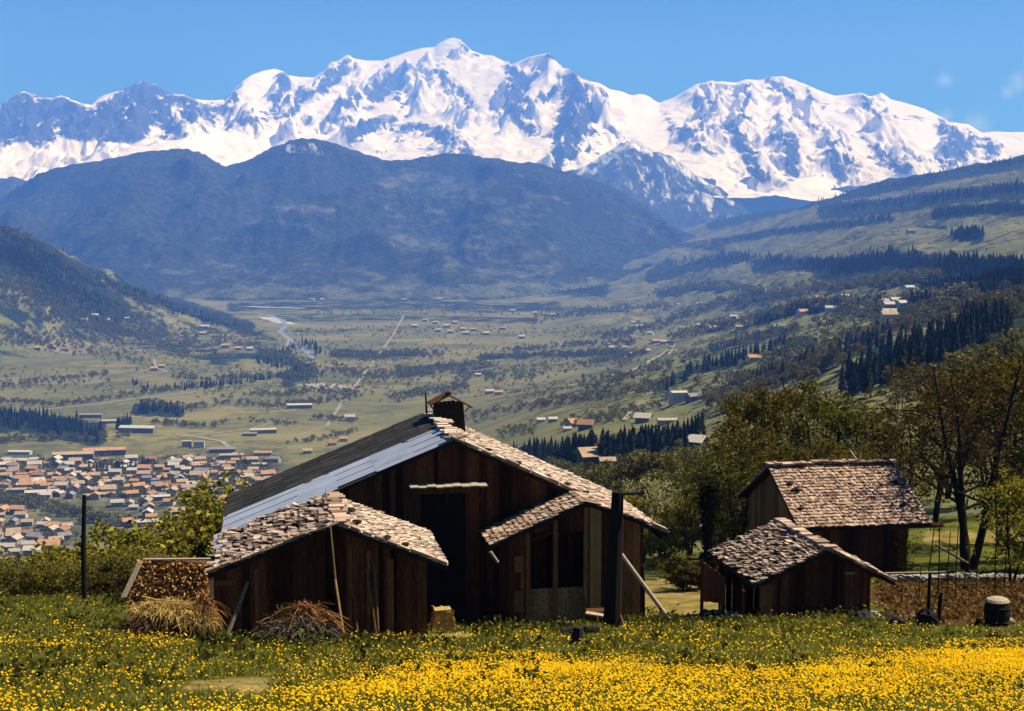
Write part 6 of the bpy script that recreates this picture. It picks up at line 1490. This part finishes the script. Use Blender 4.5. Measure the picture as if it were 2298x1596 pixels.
ords = ['first','second','third','fourth','fifth','sixth','seventh','eighth','ninth','tenth','eleventh','twelfth','thirteenth','fourteenth','fifteenth','sixteenth','seventeenth','eighteenth','nineteenth','twentieth','twenty-first','twenty-second','twenty-third','twenty-fourth','twenty-fifth','twenty-sixth','twenty-seventh','twenty-eighth']
ROWS = [(0,620,1034,1048,'in the highest row of the town'),(0,620,1050,1062,'in the second row of the town'),(0,620,1064,1076,'in the third row of the town'),(0,610,1078,1090,'in the fourth row of the town'),(0,580,1092,1104,'in the fifth row of the town'),
        (90,540,1106,1120,'in the row above the dark tree belt'),(230,500,1124,1146,'in the near right quarter, above the bushes'),(290,420,1150,1185,'beside the near bushes, right of the dark tree belt'),
        (-20,70,1150,1166,'in the top row of the lower left quarter'),(-20,120,1168,1184,'in the second row of the lower left quarter'),(-20,155,1186,1204,'in the third row of the lower left quarter'),(-20,160,1206,1226,'in the fourth row of the lower left quarter'),(-20,140,1230,1252,'in the lowest row of the lower left quarter')]
todo = []
rg = np.random.default_rng(44)
for x0, x1, y0, y1, where in ROWS:
    tries = 0; row = []
    n = int((x1 - x0) / 21)
    while len(row) < n and tries < 400:
        tries += 1
        px, py = rg.uniform(x0, x1), rg.uniform(y0, y1); p = ground(px, py); size = rg.uniform(9.5, 16.5) * (1 if rg.uniform() > .15 else 1.5)
        if p.y != p.y or any((p.x - a) ** 2 + ((p.y - b) * .62) ** 2 < ((c + size) * .42) ** 2 for a, b, c in placed): continue
        placed.append((p.x, p.y, size)); row.append((px, p, size))
    for px, p, size in row:
        col = ('orange', 'tan', 'rust', 'pale', 'white', 'grey', 'tan', 'tan', 'pale', 'orange')[int(rg.integers(0, 10))]
        todo.append((where, col, px, p, size))
adj = {'orange': 'orange-roofed', 'tan': 'tan-roofed', 'rust': 'rust-red-roofed', 'pale': 'cream-roofed', 'white': 'white-roofed', 'grey': 'grey-roofed'}
for where in [r[4] for r in ROWS]:
    for col in adj:
        L = sorted([t for t in todo if t[0] == where and t[1] == col], key=lambda t: t[2])
        for i, (_, _, px, p, size) in enumerate(L):
            lb = (ords[i] + ' ' if len(L) > 1 else 'only ') + adj[col] + ' house from the left ' + where if len(L) > 1 else 'only ' + adj[col] + ' house ' + where
            yaw = (.15 if rg.uniform() < .7 else 1.6) + rg.normal(0, .22)
            house('long' if size > 20 else 'house', col, WALLS[int(rg.integers(0, 3))], 0, 0, size, yaw, lb, 'packed houses of the town', pos=p)
print('houses', len(HOUSES))
# ================================================================ air, sun, sky, camera
def haze(x0, x1, y0, y1, z0, z1, dens, colr, absc):
    mb = MB(); mb.hexa([(x0,y0,z0),(x1,y0,z0),(x1,y1,z0),(x0,y1,z0),(x0,y0,z1),(x1,y0,z1),(x1,y1,z1),(x0,y1,z1)])
    m, nt, out = new_mat('haze_air')
    pv = node(nt, 'ShaderNodeVolumePrincipled')
    pv.inputs['Color'].default_value = (*colr, 1); pv.inputs['Density'].default_value = dens
    pv.inputs['Absorption Color'].default_value = (*absc, 1); pv.inputs['Anisotropy'].default_value = HAZE_G
    nt.links.new(pv.outputs[0], out.inputs['Volume'])
    o = mb.build('haze', m); tag(o, kind='stuff')
    return o
HAZE_G = 0.0
haze(-21000, 21000, -300, 28500, -720, 3750, 7.6e-5, (.125, .31, 1.0), (.45, .45, .45))
SUN_AZ, SUN_EL = 77, 54
D = Vector((math.sin(R(SUN_AZ)) * math.cos(R(SUN_EL)), math.cos(R(SUN_AZ)) * math.cos(R(SUN_EL)), math.sin(R(SUN_EL))))
sl = bpy.data.lights.new('sun', 'SUN'); sl.energy = 5.0; sl.angle = R(.5); sl.color = (1, .92, .79)
so = bpy.data.objects.new('sun', sl); COL.objects.link(so); so.rotation_euler = (-D).to_track_quat('-Z', 'Y').to_euler(); so.location = (0, 0, 60)
w = bpy.data.worlds.new('World'); scn.world = w; w.use_nodes = True
nt = w.node_tree
for n in list(nt.nodes): nt.nodes.remove(n)
wo = nt.nodes.new('ShaderNodeOutputWorld'); bg = nt.nodes.new('ShaderNodeBackground')
sk = nt.nodes.new('ShaderNodeTexSky'); sk.sky_type = 'NISHITA'; sk.sun_disc = False
sk.sun_elevation = R(SUN_EL); sk.sun_rotation = R(SUN_AZ); sk.altitude = 900; sk.air_density = .7; sk.dust_density = 0; sk.ozone_density = 8.0
# small thin wisps of cloud low in the right-hand sky
tc = nt.nodes.new('ShaderNodeTexCoord')
def wisp(px, py, size):
    t, s = rays(px, py); c = Vector((float(t), 1, float(s))).normalized()
    d = node(nt, 'ShaderNodeVectorMath', operation='DISTANCE'); nt.links.new(tc.outputs['Generated'], d.inputs[0]); d.inputs[1].default_value = c
    return mth(nt, 'SUBTRACT', 1, mth(nt, 'DIVIDE', d.outputs['Value'], size), True)
ncl = noise(nt, tc.outputs['Generated'], 70, 5, .65)
f = None
for a in ((2117,180,.009),(2285,186,.010),(2262,205,.008),(2190,283,.016),(2120,262,.008)):
    q = wisp(*a); f = q if f is None else mth(nt, 'MAXIMUM', f, q)
f = mth(nt, 'MULTIPLY', mth(nt, 'ADD', mth(nt, 'ADD', f, ncl), -.75), 1.6, True)
f = mth(nt, 'MULTIPLY', f, .35)
nt.links.new(mixc(nt, f, mixc(nt, 1.0, sk.outputs[0], (.08, .38, .46), 'MULTIPLY'), (5.5, 5.6, 5.6)), bg.inputs[0]); bg.inputs[1].default_value = .10
nt.links.new(bg.outputs[0], wo.inputs[0])
cam = bpy.data.cameras.new('camera'); co = bpy.data.objects.new('camera', cam); COL.objects.link(co)
cam.sensor_width = 36; cam.lens = 36 * CAM_F / 2297; cam.clip_start = .1; cam.clip_end = 80000
co.rotation_euler = (R(90) - PITCH, 0, 0); scn.camera = co
scn.view_settings.view_transform = 'Standard'; scn.view_settings.look = 'None'; scn.view_settings.gamma = 1
scn.view_settings.exposure = 0.93
cy_ = scn.cycles
cy_.use_denoising = True; cy_.max_bounces = 4; cy_.diffuse_bounces = 2; cy_.glossy_bounces = 1; cy_.transmission_bounces = 2; cy_.volume_bounces = 2; cy_.transparent_max_bounces = 6
try: cy_.denoiser = 'OPENIMAGEDENOISE'; cy_.denoising_input_passes = 'RGB_ALBEDO_NORMAL'
except Exception: pass
cy_.sample_clamp_indirect = 4
